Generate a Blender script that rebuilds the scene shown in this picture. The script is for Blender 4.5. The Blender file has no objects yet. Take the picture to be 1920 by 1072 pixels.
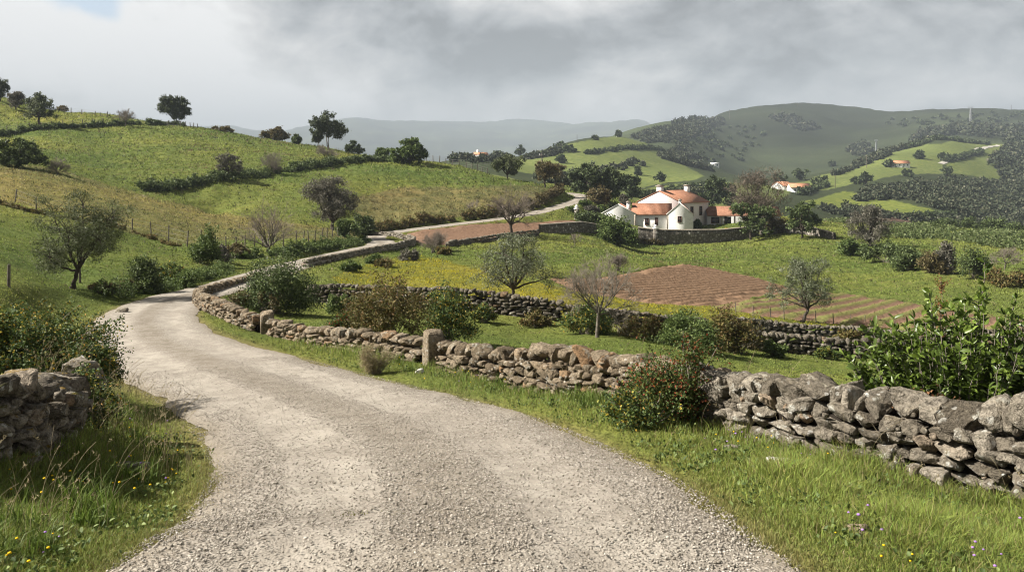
import bpy, math, random
import numpy as np
from mathutils import Vector, noise as mnoise

random.seed(7)
RNG = np.random.default_rng(7)
F = 1500.0      # focal length in photo pixels (1920 wide)
VH = 330.0      # photo row of the true horizon
CZ = 2.0        # camera height over the road at its start
scene = bpy.context.scene
COL = scene.collection
rad = math.radians


def P(u, v, Y):
    return np.array([(u - 960.0) / F * Y, Y, CZ - (v - VH) / F * Y])


# ------------------------------------------------------------------ mesh plumbing
class MB:
    """collects vertices and faces (any size) in numpy blocks"""
    def __init__(self):
        self.v = []; self.n = 0; self.f = []; self.mi = []; self.col = []

    def add(self, V, Fc, mat=0, col=None):
        V = np.asarray(V, float).reshape(-1, 3)
        Fc = np.asarray(Fc, np.int64)
        self.v.append(V)
        self.f.append(Fc + self.n)
        self.mi.append(mat)
        if col is not None:
            c = np.asarray(col, float)
            if c.ndim == 1:
                c = np.tile(c, (len(V), 1))
            self.col.append(c)
        self.n += len(V)

    def mesh(self, name, mats, smooth=False):
        me = bpy.data.meshes.new(name)
        if self.n == 0:
            return me
        V = np.concatenate(self.v)
        me.vertices.add(len(V))
        me.vertices.foreach_set('co', V.astype(np.float32).ravel())
        loops, starts, mis = [], [], []
        s = 0
        for Fc, m in zip(self.f, self.mi):
            k = Fc.shape[1]
            loops.append(Fc.ravel())
            starts.append(s + np.arange(len(Fc)) * k)
            mis.append(np.full(len(Fc), m))
            s += Fc.size
        loops = np.concatenate(loops); starts = np.concatenate(starts); mis = np.concatenate(mis)
        me.loops.add(len(loops)); me.loops.foreach_set('vertex_index', loops.astype(np.int32))
        me.polygons.add(len(starts)); me.polygons.foreach_set('loop_start', starts.astype(np.int32))
        me.polygons.foreach_set('material_index', mis.astype(np.int32))
        if smooth:
            me.polygons.foreach_set('use_smooth', np.ones(len(starts), bool))
        me.update(calc_edges=True)
        if self.col:
            C = np.concatenate(self.col)
            a = me.color_attributes.new('Col', 'FLOAT_COLOR', 'POINT')
            C4 = np.ones((len(V), 4), np.float32); C4[:, :C.shape[1]] = C
            a.data.foreach_set('color', C4.ravel())
        for m in (mats if isinstance(mats, (list, tuple)) else [mats]):
            me.materials.append(m)
        return me

    def build(self, name, mats, parent=None, smooth=False):
        o = bpy.data.objects.new(name, self.mesh(name, mats, smooth))
        COL.objects.link(o)
        if parent is not None:
            o.parent = parent
        return o


def tag(o, label=None, cat=None, group=None, kind=None):
    if label: o['label'] = label
    if cat: o['category'] = cat
    if group: o['group'] = group
    if kind: o['kind'] = kind
    return o


def empty(name, loc, rz=0.0):
    o = bpy.data.objects.new(name, None)
    o.location = [float(c) for c in loc]; o.rotation_euler = (0, 0, rz)
    o.empty_display_size = 0.2
    COL.objects.link(o)
    return o


def copy_tree(o, parent=None):
    c = o.copy(); COL.objects.link(c); c.parent = parent
    for ch in list(o.children):
        copy_tree(ch, c)
    return c


def box(mb, x0, x1, y0, y1, z0, z1, mat=0):
    V = [(x0, y0, z0), (x1, y0, z0), (x1, y1, z0), (x0, y1, z0), (x0, y0, z1), (x1, y0, z1), (x1, y1, z1), (x0, y1, z1)]
    mb.add(V, [(0, 3, 2, 1), (4, 5, 6, 7), (0, 1, 5, 4), (1, 2, 6, 5), (2, 3, 7, 6), (3, 0, 4, 7)], mat)


def tubes(mb, P0, P1, R0, R1, k=5, mat=0):
    """many tapered tubes at once; every one keeps its own ring of vertices"""
    P0 = np.asarray(P0, float).reshape(-1, 3); P1 = np.asarray(P1, float).reshape(-1, 3)
    n = len(P0)
    if n == 0: return
    R0 = np.broadcast_to(np.asarray(R0, float), (n,)); R1 = np.broadcast_to(np.asarray(R1, float), (n,))
    d = P1 - P0; L = np.linalg.norm(d, axis=1, keepdims=True); d = d / np.maximum(L, 1e-9)
    ref = np.where(np.abs(d[:, 2:3]) > 0.9, np.array([[1.0, 0, 0]]), np.array([[0, 0, 1.0]]))
    a = np.cross(d, ref); a /= np.linalg.norm(a, axis=1, keepdims=True); b = np.cross(d, a)
    th = np.arange(k) * 2 * math.pi / k
    ring = a[:, None, :] * np.cos(th)[None, :, None] + b[:, None, :] * np.sin(th)[None, :, None]
    V0 = P0[:, None, :] + ring * R0[:, None, None]; V1 = P1[:, None, :] + ring * R1[:, None, None]
    V = np.concatenate([V0, V1], axis=1).reshape(-1, 3)
    i = np.arange(k); j = (i + 1) % k
    q = np.stack([i, j, j + k, i + k], 1)
    Fc = (q[None] + (np.arange(n) * 2 * k)[:, None, None]).reshape(-1, 4)
    mb.add(V, Fc, mat)


def ico(sub):
    t = (1 + 5 ** .5) / 2
    V = [(-1, t, 0), (1, t, 0), (-1, -t, 0), (1, -t, 0), (0, -1, t), (0, 1, t), (0, -1, -t), (0, 1, -t), (t, 0, -1), (t, 0, 1), (-t, 0, -1), (-t, 0, 1)]
    Fc = [(0, 11, 5), (0, 5, 1), (0, 1, 7), (0, 7, 10), (0, 10, 11), (1, 5, 9), (5, 11, 4), (11, 10, 2), (10, 7, 6), (7, 1, 8),
          (3, 9, 4), (3, 4, 2), (3, 2, 6), (3, 6, 8), (3, 8, 9), (4, 9, 5), (2, 4, 11), (6, 2, 10), (8, 6, 7), (9, 8, 1)]
    V = [np.array(v) / np.linalg.norm(v) for v in V]
    for _ in range(sub):
        cache = {}; nf = []
        def mid(a, b):
            key = (min(a, b), max(a, b))
            if key not in cache:
                m = V[a] + V[b]; V.append(m / np.linalg.norm(m)); cache[key] = len(V) - 1
            return cache[key]
        for a, b, c in Fc:
            ab, bc, ca = mid(a, b), mid(b, c), mid(c, a)
            nf += [(a, ab, ca), (b, bc, ab), (c, ca, bc), (ab, bc, ca)]
        Fc = nf
    return np.array(V), np.array(Fc)


ICO = {s: ico(s) for s in (0, 1, 2, 3)}


def vnoise2(x, y, seed=0):
    """smooth value noise on arrays"""
    xi = np.floor(x).astype(np.int64); yi = np.floor(y).astype(np.int64)
    fx = x - xi; fy = y - yi
    fx = fx * fx * (3 - 2 * fx); fy = fy * fy * (3 - 2 * fy)
    def h(a, b):
        n = (a * 374761393 + b * 668265263 + seed * 1442695041) & 0xFFFFFFFF
        n = ((n ^ (n >> 13)) * 1274126177) & 0xFFFFFFFF
        return ((n ^ (n >> 16)) & 0xFFFFFF) / float(0xFFFFFF)
    return (h(xi, yi) * (1 - fx) + h(xi + 1, yi) * fx) * (1 - fy) + (h(xi, yi + 1) * (1 - fx) + h(xi + 1, yi + 1) * fx) * fy


def fbm2(x, y, seed=0, octv=3):
    s = 0; a = .5
    for o in range(octv):
        s = s + a * (vnoise2(x * 2 ** o, y * 2 ** o, seed + o * 17) - .5)
        a *= .5
    return s


def sstep(a, b, x):
    t = np.clip((x - a) / (b - a), 0, 1)
    return t * t * (3 - 2 * t)


# ------------------------------------------------------------------ materials
class NT:
    def __init__(self, name):
        self.m = bpy.data.materials.new(name); self.m.use_nodes = True
        self.t = self.m.node_tree; self.t.nodes.clear()
        self.out = self.n('ShaderNodeOutputMaterial')

    def n(self, typ, **kw):
        nd = self.t.nodes.new(typ)
        for k, v in kw.items():
            if k.startswith('i_'):
                nd.inputs[k[2:].replace('_', ' ')].default_value = v
            else:
                setattr(nd, k, v)
        return nd

    def l(self, a, b):
        self.t.links.new(a, b)

    def noise(self, scale, detail=3, rough=.55, vec=None, dist=0.0):
        nd = self.n('ShaderNodeTexNoise')
        nd.inputs['Scale'].default_value = scale; nd.inputs['Detail'].default_value = detail
        nd.inputs['Roughness'].default_value = rough; nd.inputs['Distortion'].default_value = dist
        if vec is not None: self.l(vec, nd.inputs['Vector'])
        return nd.outputs['Fac']

    def ramp(self, fac, stops):
        nd = self.n('ShaderNodeValToRGB'); e = nd.color_ramp.elements
        while len(e) < len(stops): e.new(0.5)
        for x, (p, c) in zip(e, stops):
            x.position = p; x.color = (*c, 1) if len(c) == 3 else c
        if fac is not None: self.l(fac, nd.inputs['Fac'])
        return nd.outputs['Color']

    def mixc(self, fac, a, b, mode='MIX'):
        nd = self.n('ShaderNodeMix', data_type='RGBA', blend_type=mode)
        for s, x in ((nd.inputs[0], fac), (nd.inputs[6], a), (nd.inputs[7], b)):
            if hasattr(x, 'default_value') or hasattr(x, 'is_linked'): self.l(x, s)
            elif isinstance(x, (int, float)): s.default_value = x
            else: s.default_value = (*x, 1)
        return nd.outputs[2]

    def math(self, op, a, b=None, c=None, clamp=False):
        nd = self.n('ShaderNodeMath', operation=op, use_clamp=clamp)
        for s, x in zip(nd.inputs, (a, b, c)):
            if x is None: continue
            if isinstance(x, (int, float)): s.default_value = x
            else: self.l(x, s)
        return nd.outputs[0]

    def mrange(self, v, a, b, c=0.0, d=1.0, smooth=True):
        nd = self.n('ShaderNodeMapRange')
        if smooth: nd.interpolation_type = 'SMOOTHSTEP'
        self.l(v, nd.inputs[0])
        for i, x in enumerate((a, b, c, d)): nd.inputs[i + 1].default_value = x
        return nd.outputs[0]

    def bump(self, h, strength, dist):
        nd = self.n('ShaderNodeBump'); nd.inputs['Strength'].default_value = strength
        nd.inputs['Distance'].default_value = dist; self.l(h, nd.inputs['Height'])
        return nd.outputs['Normal']

    def surf(self, col, rough=.85, spec=.2, normal=None, metal=0.0):
        b = self.n('ShaderNodeBsdfPrincipled')
        if isinstance(col, tuple): b.inputs['Base Color'].default_value = (*col, 1)
        else: self.l(col, b.inputs['Base Color'])
        b.inputs['Roughness'].default_value = rough; b.inputs['Specular IOR Level'].default_value = spec
        b.inputs['Metallic'].default_value = metal
        if normal is not None: self.l(normal, b.inputs['Normal'])
        self.l(b.outputs[0], self.out.inputs[0])
        return b

    def pos(self):
        return self.n('ShaderNodeNewGeometry').outputs['Position']

    def obj(self):
        return self.n('ShaderNodeTexCoord').outputs['Object']

    def island(self):
        return self.n('ShaderNodeNewGeometry').outputs['Random Per Island']

    def attr(self, name):
        return self.n('ShaderNodeAttribute', attribute_name=name).outputs['Color']


def leaf_mat(name, stops, trans=.3, rough=.5, spec=.35, tcol=None, ns=.9):
    m = NT(name)
    c = m.ramp(m.island(), stops)
    c = m.mixc(m.mrange(m.noise(ns, 2, .6, m.obj()), .3, .7, 0, .5), c, tuple(x * .62 for x in stops[0][1]))
    b = m.surf(c, rough, spec)
    t = m.n('ShaderNodeBsdfTranslucent')
    if tcol: t.inputs['Color'].default_value = (*tcol, 1)
    else: m.l(c, t.inputs['Color'])
    mx = m.n('ShaderNodeMixShader'); mx.inputs[0].default_value = trans
    m.l(b.outputs[0], mx.inputs[1]); m.l(t.outputs[0], mx.inputs[2]); m.l(mx.outputs[0], m.out.inputs[0])
    return m.m


def plain(name, col, rough=.8, spec=.2, var=.25, scale=4.0, bump=0.0, bs=20.0):
    m = NT(name); o = m.obj()
    c = m.mixc(m.mrange(m.noise(scale, 4, .6, o), .3, .7), tuple(x * (1 - var) for x in col), tuple(min(1, x * (1 + var)) for x in col))
    nm = m.bump(m.noise(bs, 4, .6, o), .6, bump) if bump else None
    m.surf(c, rough, spec, nm)
    return m.m


M = {}
# ------------------------------------------------------------------ terrain: heights solved through measured points
ROAD = np.array([  # X, Y, Z, half width
    (*P(842, 0, 1.2)[:2], CZ - 2.02, 2.2),
    (*P(842, 1072, 4.4), 1.90), (*P(835, 924, 6.4), 1.90), (*P(723, 811, 9.4), 1.85),
    (*P(545, 736, 13.4), 1.75), (*P(398, 683, 17.0), 1.7), (*P(300, 642, 20.5), 1.65), (*P(272, 604, 24.0), 1.5), (*P(290, 578, 28.0), 1.5),
    (*P(345, 555, 33), 1.5), (*P(438, 531, 40), 1.45), (*P(560, 494, 56), 1.5), (*P(672, 468, 78), 1.6), (*P(712, 459, 90), 1.7), (*P(712, 451.5, 97), 1.7),
    (*P(700, 445, 104), 1.6), (*P(735, 435, 113), 1.6), (*P(850, 420, 122), 1.6), (*P(930, 410.5, 130), 1.6), (*P(1000, 399, 139), 1.7), (*P(1060, 383, 151), 1.8),
    (*P(1094, 371, 165), 1.9), (*P(1083, 364.5, 180), 1.9), (*P(1050, 361, 192), 1.9), (*P(1000, 364, 205), 1.8), (*P(960, 372, 230), 1.8)])


def catmull(Pn, per=24):
    Pn = np.asarray(Pn, float); out = []
    Q = np.vstack([2 * Pn[0] - Pn[1], Pn, 2 * Pn[-1] - Pn[-2]])
    for i in range(len(Pn) - 1):
        p0, p1, p2, p3 = Q[i:i + 4]
        t = np.linspace(0, 1, per, endpoint=False)[:, None]
        out.append(.5 * ((2 * p1) + (-p0 + p2) * t + (2 * p0 - 5 * p1 + 4 * p2 - p3) * t ** 2 + (-p0 + 3 * p1 - 3 * p2 + p3) * t ** 3))
    out.append(Pn[-1:])
    return np.vstack(out)


RC = catmull(ROAD, 30)      # dense road centre line

CTRL = [tuple(x) for x in [
    # u, v, Y  - right verge, near wall foot and the field behind it
    (-300, 1868, 2), (400, 1868, 2), (960, 1868, 2), (1500, 1868, 2), (2220, 1868, 2),
    (1490, 1072, 4.4), (1800, 1060, 4.9), (2220, 1100, 4.9), (2200, 960, 6.2),
    (1900, 950, 6.6), (1600, 872, 8.0), (1330, 803, 10.0), (1250, 770, 11.2), (1050, 735, 13.5), (820, 688, 16.5), (660, 660, 19.5), (500, 636, 22.5), (400, 604, 26.5), (372, 580, 30), (395, 560, 35), (470, 537, 43),
    (1900, 800, 12), (1900, 720, 20), (1900, 660, 32), (1900, 600, 50), (1900, 540, 75), (1900, 500, 95), (1900, 455, 135), (1900, 433, 170), (1900, 470, 260), (1900, 440, 340), (1900, 415, 420),
    (1900, 345, 600), (1900, 290, 800), (1900, 262, 1000), (1900, 235, 1400), (1900, 201, 1900), (1900, 250, 3000), (1900, 300, 8000),
    (1750, 705, 24), (1750, 500, 92), (1750, 432, 160), (1750, 421, 178), (1750, 450, 250), (1750, 402, 345), (1750, 362, 450), (1750, 330, 560), (1750, 300, 650), (1750, 264, 800), (1750, 275, 950), (1750, 240, 1300), (1750, 210, 1850),
    (1600, 790, 10.5), (1600, 705, 26), (1600, 668, 34), (1600, 632, 40), (1600, 605, 48), (1600, 560, 66), (1600, 520, 85), (1600, 480, 105), (1600, 440, 140), (1600, 415, 172), (1600, 440, 230), (1600, 405, 330), (1600, 385, 370),
    (1580, 362, 430), (1600, 340, 520), (1640, 305, 640), (1650, 290, 720), (1650, 310, 860), (1600, 290, 1100), (1600, 250, 1500), (1600, 207, 1850), (1600, 250, 3000), (1600, 300, 8000),
    (1400, 770, 13), (1400, 693, 25), (1400, 655, 33), (1400, 610, 42), (1400, 560, 58), (1400, 520, 76), (1400, 480, 105), (1400, 449, 141), (1400, 430, 150), (1400, 412, 170), (1400, 396, 190), (1400, 405, 240), (1400, 372, 330), (1400, 350, 430),
    (1490, 362, 420), (1460, 335, 620), (1400, 330, 900), (1400, 300, 1100), (1400, 255, 1450), (1400, 213, 1800), (1495, 198, 1850), (1400, 250, 3000), (1400, 300, 8000),
    (1200, 715, 17), (1200, 690, 21), (1200, 630, 31), (1200, 598, 40), (1200, 560, 52), (1200, 520, 66), (1200, 484, 90), (1200, 457, 138), (1200, 432, 147), (1200, 410, 165), (1200, 394, 182), (1180, 378, 196), (1200, 380, 240),
    (1240, 362, 340), (1200, 343, 420), (1200, 318, 520), (1200, 290, 640), (1180, 270, 720), (1170, 256, 800), (1200, 268, 950), (1250, 247, 1100), (1285, 231, 1350), (1290, 240, 1800), (1200, 300, 3000), (1200, 230, 8000),
    (1000, 725, 15), (1000, 660, 25), (1000, 612, 34), (1000, 575, 38), (1000, 550, 44), (1000, 515, 56), (1000, 478, 78), (1000, 455, 105), (1000, 440, 118), (1000, 424, 128), (1000, 368, 151), (1000, 343, 170), (1000, 350, 230),
    (1000, 325, 390), (1000, 308, 500), (1000, 292, 600), (1030, 282, 660), (1000, 310, 1000), (1000, 310, 2500), (1000, 245, 7200), (1000, 228, 8000), (1090, 262, 720),
    (900, 322, 174), (900, 335, 230), (900, 318, 340), (900, 297, 460), (900, 310, 700), (900, 350, 152), (880, 390, 136),
    (800, 650, 24), (800, 605, 32), (800, 570, 38), (800, 540, 45), (800, 500, 60), (800, 478, 76), (800, 458, 95), (800, 440, 110), (800, 400, 127), (800, 375, 137), (800, 345, 150), (800, 320, 165), (800, 304, 180), (800, 320, 230), (800, 322, 330),
    (600, 640, 22.5), (600, 600, 30), (600, 566, 38), (600, 535, 41), (640, 515, 49), (700, 492, 62), (620, 470, 66), (600, 452, 78), (600, 438, 90), (600, 430, 98), (600, 400, 113), (600, 350, 132), (600, 312, 160), (600, 290, 188), (600, 277, 216), (600, 300, 300), (600, 330, 600), (600, 325, 1500),
    (700, 420, 117), (700, 370, 133), (700, 330, 150), (700, 296, 190), (700, 310, 260),
    (480, 495, 56), (400, 478, 58), (400, 462, 66), (400, 440, 80), (400, 403, 102), (400, 404, 112), (400, 370, 119), (400, 335, 130), (400, 300, 156), (400, 260, 196), (400, 243, 222), (400, 270, 300), (400, 330, 700),
    (300, 512, 42), (300, 455, 63), (300, 380, 98), (300, 380, 106), (300, 352, 119),
    (240, 560, 30), (200, 552, 29), (200, 515, 36), (200, 480, 47), (200, 430, 62), (200, 390, 78), (200, 353, 98), (200, 352, 105), (200, 335, 120), (200, 300, 150), (200, 250, 190), (200, 232, 206), (200, 218, 218), (200, 250, 300),
    (135, 540, 31), (0, 545, 22), (0, 470, 36), (0, 420, 52), (0, 375, 68), (0, 340, 80), (0, 309, 97), (0, 310, 104), (0, 295, 125), (0, 260, 165), (0, 245, 182), (0, 215, 196), (0, 190, 208), (0, 230, 300), (0, 330, 700),
    (100, 405, 65), (100, 325, 98),
    (-300, 540, 18), (-300, 450, 34), (-300, 350, 60), (-300, 280, 97), (-300, 200, 180), (-300, 150, 210), (-300, 200, 300), (-300, 330, 800),
    (0, 1000, 5.2), (0, 880, 6.8), (100, 815, 8.2), (200, 725, 11), (100, 685, 13), (0, 660, 14), (0, 600, 17.5), (-150, 600, 16.5), (80, 610, 17.5), (160, 625, 17.5), (-300, 800, 8), (-300, 1100, 4.7),
    (-300, 310, 3000), (300, 312, 3000), (700, 312, 3000), (-300, 240, 8000), (200, 242, 8000), (420, 237, 8000), (640, 226, 8000), (820, 229, 8000), (1500, 290, 8000), (2220, 290, 8000), (400, 300, 5000), (800, 296, 5000), (1150, 292, 5000),
    (-300, 280, 9500), (600, 280, 9500), (1200, 280, 9500), (2220, 300, 9500),
    (2220, 520, 80), (2220, 450, 140), (2220, 440, 175), (2220, 470, 260), (2220, 340, 600), (2220, 260, 1000), (2220, 205, 1900), (2220, 250, 3000)]]
for x, y, z, w in ROAD[1:]:
    CTRL.append((960 + F * x / y, VH + (CZ - z) * F / y, y))
CTRL = np.array(CTRL)
SA, SB = 1 / 260.0, 1.55


def tps_fit(A, v, lam=1e-4):
    n = len(A)
    d = np.linalg.norm(A[:, None] - A[None], axis=2)
    K = np.where(d > 0, d * d * np.log(np.maximum(d, 1e-9)), 0) + lam * np.eye(n)
    Pm = np.hstack([np.ones((n, 1)), A])
    S = np.block([[K, Pm], [Pm.T, np.zeros((3, 3))]])
    return np.linalg.solve(S, np.concatenate([v, np.zeros(3)]))


CA = np.column_stack([CTRL[:, 0] * SA, np.log(CTRL[:, 2]) * SB])
# fit the drop angle relative to a flat plane so that the near ground stays tame
base_v = lambda Y: 2.02 * F / Y
CW = tps_fit(CA, CTRL[:, 1] - VH - base_v(CTRL[:, 2]))

GU = np.concatenate([np.linspace(-2600, -80, 70, endpoint=False), np.linspace(-80, 2000, 470, endpoint=False), np.linspace(2000, 4500, 70)])
GL = np.concatenate([np.linspace(math.log(1.2), math.log(20), 260, endpoint=False), np.linspace(math.log(20), math.log(260), 330, endpoint=False),
                     np.linspace(math.log(260), math.log(2200), 180, endpoint=False), np.linspace(math.log(2200), math.log(9600), 60)])
GY = np.exp(GL)
UU, LL = np.meshgrid(np.clip(GU, -300, 2220), GL)
Q = np.column_stack([UU.ravel() * SA, LL.ravel() * SB])
VV = np.empty(len(Q))
for s in range(0, len(Q), 20000):
    q = Q[s:s + 20000]
    d2 = ((q[:, None, :] - CA[None]) ** 2).sum(2)
    VV[s:s + 20000] = (.5 * d2 * np.log(np.maximum(d2, 1e-12))) @ CW[:len(CA)] + CW[len(CA)] + q @ CW[len(CA) + 1:]
GYY = np.broadcast_to(GY[:, None], UU.shape)
GX = (GU[None, :] - 960) / F * GYY
GZ = CZ - (VV.reshape(UU.shape) + base_v(GYY)) / F * GYY


def road_dist(x, y):
    """distance to the road centre line, its height there, its half width and the signed side (+ = right)"""
    x = np.ravel(x); y = np.ravel(y); n = len(x)
    D = np.full(n, 1e9); Z = np.zeros(n); W = np.full(n, 1.7); S = np.zeros(n)
    T = np.gradient(RC[:, :2], axis=0)
    for s in range(0, n, 20000):
        d2 = (x[s:s + 20000, None] - RC[None, :, 0]) ** 2 + (y[s:s + 20000, None] - RC[None, :, 1]) ** 2
        k = d2.argmin(1)
        D[s:s + 20000] = np.sqrt(d2[np.arange(len(k)), k]); Z[s:s + 20000] = RC[k, 2]; W[s:s + 20000] = RC[k, 3]
        S[s:s + 20000] = np.sign((x[s:s + 20000] - RC[k, 0]) * T[k, 1] - (y[s:s + 20000] - RC[k, 1]) * T[k, 0])
    return D, Z, W, S


near = (GYY < 260) & (np.abs(GX) < 90)
RD = np.full(GX.shape, 1e9); RZ = np.zeros(GX.shape); RW = np.full(GX.shape, 1.7); RS = np.zeros(GX.shape)
a = road_dist(GX[near], GYY[near])
RD[near], RZ[near], RW[near], RS[near] = a
fall = np.where(GYY < 16, 1.0 + .5 * np.abs(RS), 2.2)
blend = 1 - sstep(RW + .25, RW + .25 + fall, RD)
GZS = GZ * (1 - blend) + (RZ - .05) * blend       # the smooth lie of the land
# ground roughness: broad undulation, tussocks, clods
rough = fbm2(GX * .35, GYY * .35, 3) * np.clip(GYY * .006, .06, .5) + fbm2(GX * 1.6, GYY * 1.6, 5) * np.clip(GYY * .004, .05, .35) + fbm2(GX * .06, GYY * .06, 9) * np.clip((GYY - 40) * .006, 0, 1.2)
rough += np.where(GYY > 900, fbm2(GX * .004, GYY * .004, 21, 5) * np.clip((GYY - 900) * .05, 0, 70), 0)
rough += np.where(GYY > 300, fbm2(GX * .02, GYY * .02, 23, 3) * np.clip((GYY - 300) * .01, 0, 6), 0)
GZ = GZ + rough * (1 - blend)
# little terraces trodden along the hillside
tm = sstep(105, 118, GYY) * (1 - sstep(190, 225, GYY)) * (1 - sstep(1000, 1070, np.broadcast_to(GU[None], GX.shape)))
tm = tm * (.35 + .65 * sstep(560, 680, np.broadcast_to(GU[None], GX.shape)) * (1 - sstep(150, 170, GYY)))
zt = GZ + fbm2(GX * .04, GYY * .04, 55, 3) * 1.6
GZ = GZ + tm * .15 * np.sin(zt * 2 * math.pi / .95) * (1 - blend)
GZ = GZ * (1 - blend) + (RZ - .05) * blend


def _cell(x, y):
    x = np.asarray(x, float); y = np.asarray(y, float)
    u = 960 + F * x / y
    i = np.clip(np.searchsorted(GU, u) - 1, 0, len(GU) - 2); j = np.clip(np.searchsorted(GY, y) - 1, 0, len(GY) - 2)
    fu = np.clip((u - GU[i]) / (GU[i + 1] - GU[i]), 0, 1); fy = np.clip((y - GY[j]) / (GY[j + 1] - GY[j]), 0, 1)
    return i, j, fu, fy


def gsample(A, x, y):
    i, j, fu, fy = _cell(x, y)
    return (A[j, i] * (1 - fu) + A[j, i + 1] * fu) * (1 - fy) + (A[j + 1, i] * (1 - fu) + A[j + 1, i + 1] * fu) * fy


def gz(x, y):
    return gsample(GZ, x, y)


def at(u, v, Ymin=3.0, Ymax=9000):
    """the first ground point beyond Ymin seen at photo pixel (u, v)"""
    i = int(np.clip(np.searchsorted(GU, u) - 1, 0, len(GU) - 2)); fu = (u - GU[i]) / (GU[i + 1] - GU[i])
    zc = GZ[:, i] * (1 - fu) + GZ[:, i + 1] * fu
    vc = VH + (CZ - zc) * F / GY
    ok = np.where((GY >= Ymin) & (vc <= v))[0]
    if len(ok) == 0 or GY[ok[0]] > Ymax:
        k = int(np.argmin(np.where((GY >= Ymin) & (GY <= Ymax), np.abs(vc - v), 1e9))); Y = GY[k]
    else:
        k = ok[0]
        if k == 0 or GY[k - 1] < Ymin: Y = GY[k]
        else:
            t = (vc[k - 1] - v) / max(vc[k - 1] - vc[k], 1e-9); Y = GY[k - 1] + t * (GY[k] - GY[k - 1])
    x = (u - 960) / F * Y
    return np.array([x, Y, float(gz(x, Y))])


def poly_mask(x, y, poly):
    """points inside a polygon, edges jittered by the caller"""
    ins = np.zeros(np.shape(x), bool); n = len(poly)
    for k in range(n):
        x0, y0 = poly[k]; x1, y1 = poly[(k + 1) % n]
        c = ((y0 > y) != (y1 > y)) & (x < (x1 - x0) * (y - y0) / (y1 - y0 + 1e-12) + x0)
        ins ^= c
    return ins


# ------------------------------------------------------------------ what grows where (ground colours, with cloud shade put into the far hills)
GV = VH + (CZ - GZ) * F / GYY
UG = np.broadcast_to(GU[None, :], GX.shape)
COLR = np.empty(GX.shape + (3,)); COLR[:] = (.118, .140, .032)
ZONE = np.zeros(GX.shape, int)     # 0 meadow 1 dry hill 2 yellow flowers 3 rough terrace 4 far scrub with cloud shade in its colour 5 far pasture 6 verge 7 soil
jit = fbm2(GX * .5 / (1 + GYY / 60), GYY * .5 / (1 + GYY / 60), 31, 4)
ju = UG + jit * 26; jv = GV + jit * 9


def zone(poly, y0, y1, col, idx, mix=1.0):
    m = poly_mask(ju, jv, poly) & (GYY >= y0) & (GYY <= y1)
    COLR[m] = COLR[m] * (1 - mix) + np.array(col) * mix
    ZONE[m] = idx
    return m


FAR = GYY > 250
COLR[FAR] = (.036, .046, .02); ZONE[FAR] = 4  # scrub colour kept dark to stand for cloud shadow on the hills
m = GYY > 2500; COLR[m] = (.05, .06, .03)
PAST = (.115, .14, .04)
zone([(-400, 400), (-400, 290), (0, 300), (110, 318), (200, 345), (300, 375), (450, 405), (600, 425), (690, 440), (640, 452), (560, 448), (430, 452), (330, 458), (250, 440), (130, 400), (0, 376)], 55, 112, (.142, .138, .045), 1)
zone([(640, 372), (760, 352), (1000, 345), (1050, 360), (960, 392), (900, 405), (760, 415), (690, 418)], 110, 180, (.128, .122, .046), 3)
zone([(640, 535), (620, 520), (760, 478), (830, 487), (950, 520), (1100, 548), (1280, 565), (1500, 590), (1660, 612), (1640, 628), (1400, 602), (1200, 600), (900, 575), (780, 548), (700, 545)], 36, 80, (.138, .142, .024), 2)
zone([(880, 352), (960, 300), (1090, 264), (1180, 250), (1240, 285), (1320, 330), (1240, 345), (1200, 352), (1060, 352)], 380, 900, PAST, 5)
zone([(830, 335), (840, 314), (940, 330), (1000, 345), (900, 352)], 250, 460, PAST, 5)
zone([(1000, 380), (1190, 356), (1320, 338), (1500, 345), (1440, 390), (1200, 382)], 250, 480, PAST, 5)
zone([(1480, 352), (1500, 340), (1600, 308), (1640, 290), (1700, 275), (1790, 262), (1890, 268), (1900, 300), (1870, 336), (1800, 326), (1690, 328), (1580, 350), (1500, 360)], 400, 900, PAST, 5)
zone([(1500, 378), (1580, 358), (1640, 366), (1790, 402), (1700, 408), (1560, 388)], 290, 480, (.125, .15, .032), 5)
zone([(1640, 400), (1720, 404), (1720, 414), (1640, 412)], 280, 420, (.085, .055, .04), 5)
# verges worn by the road, and a ragged olive fringe
w = (1 - sstep(RW - .1, RW + .4 + jit * .8, RD))[..., None] * (GYY < 60)[..., None]
COLR = COLR * (1 - w * .8) + np.array((.16, .125, .06)) * w * .8
w = ((1 - sstep(RW + .3, RW + 1.8, RD + jit * 1.5)) * (GYY < 120))[..., None]
COLR = COLR * (1 - w * .2) + np.array((.13, .13, .03)) * w * .2
# broad patches of drier and lusher growth
pt = fbm2(GX * .05, GYY * .05, 41, 4); ptf = fbm2(GX * .008, GYY * .008, 43, 4)
k = np.where(GYY < 250, pt, ptf)[..., None]
COLR = COLR * (1 + k * .7)
COLR[..., 0] *= 1 + np.where(GYY < 250, pt, 0) * .5
k = fbm2(GX * .0016 + 7, GYY * .0016, 47, 5)[..., None] * (GYY > 900)[..., None]
COLR = COLR * (1 + k * 1.7)
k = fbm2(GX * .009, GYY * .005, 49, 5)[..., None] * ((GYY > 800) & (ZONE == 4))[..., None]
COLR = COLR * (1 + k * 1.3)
COLR = np.clip(COLR, .005, .6)


def ground_col(x, y):
    i, j, fu, fy = _cell(x, y)
    return COLR[j, i]
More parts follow.
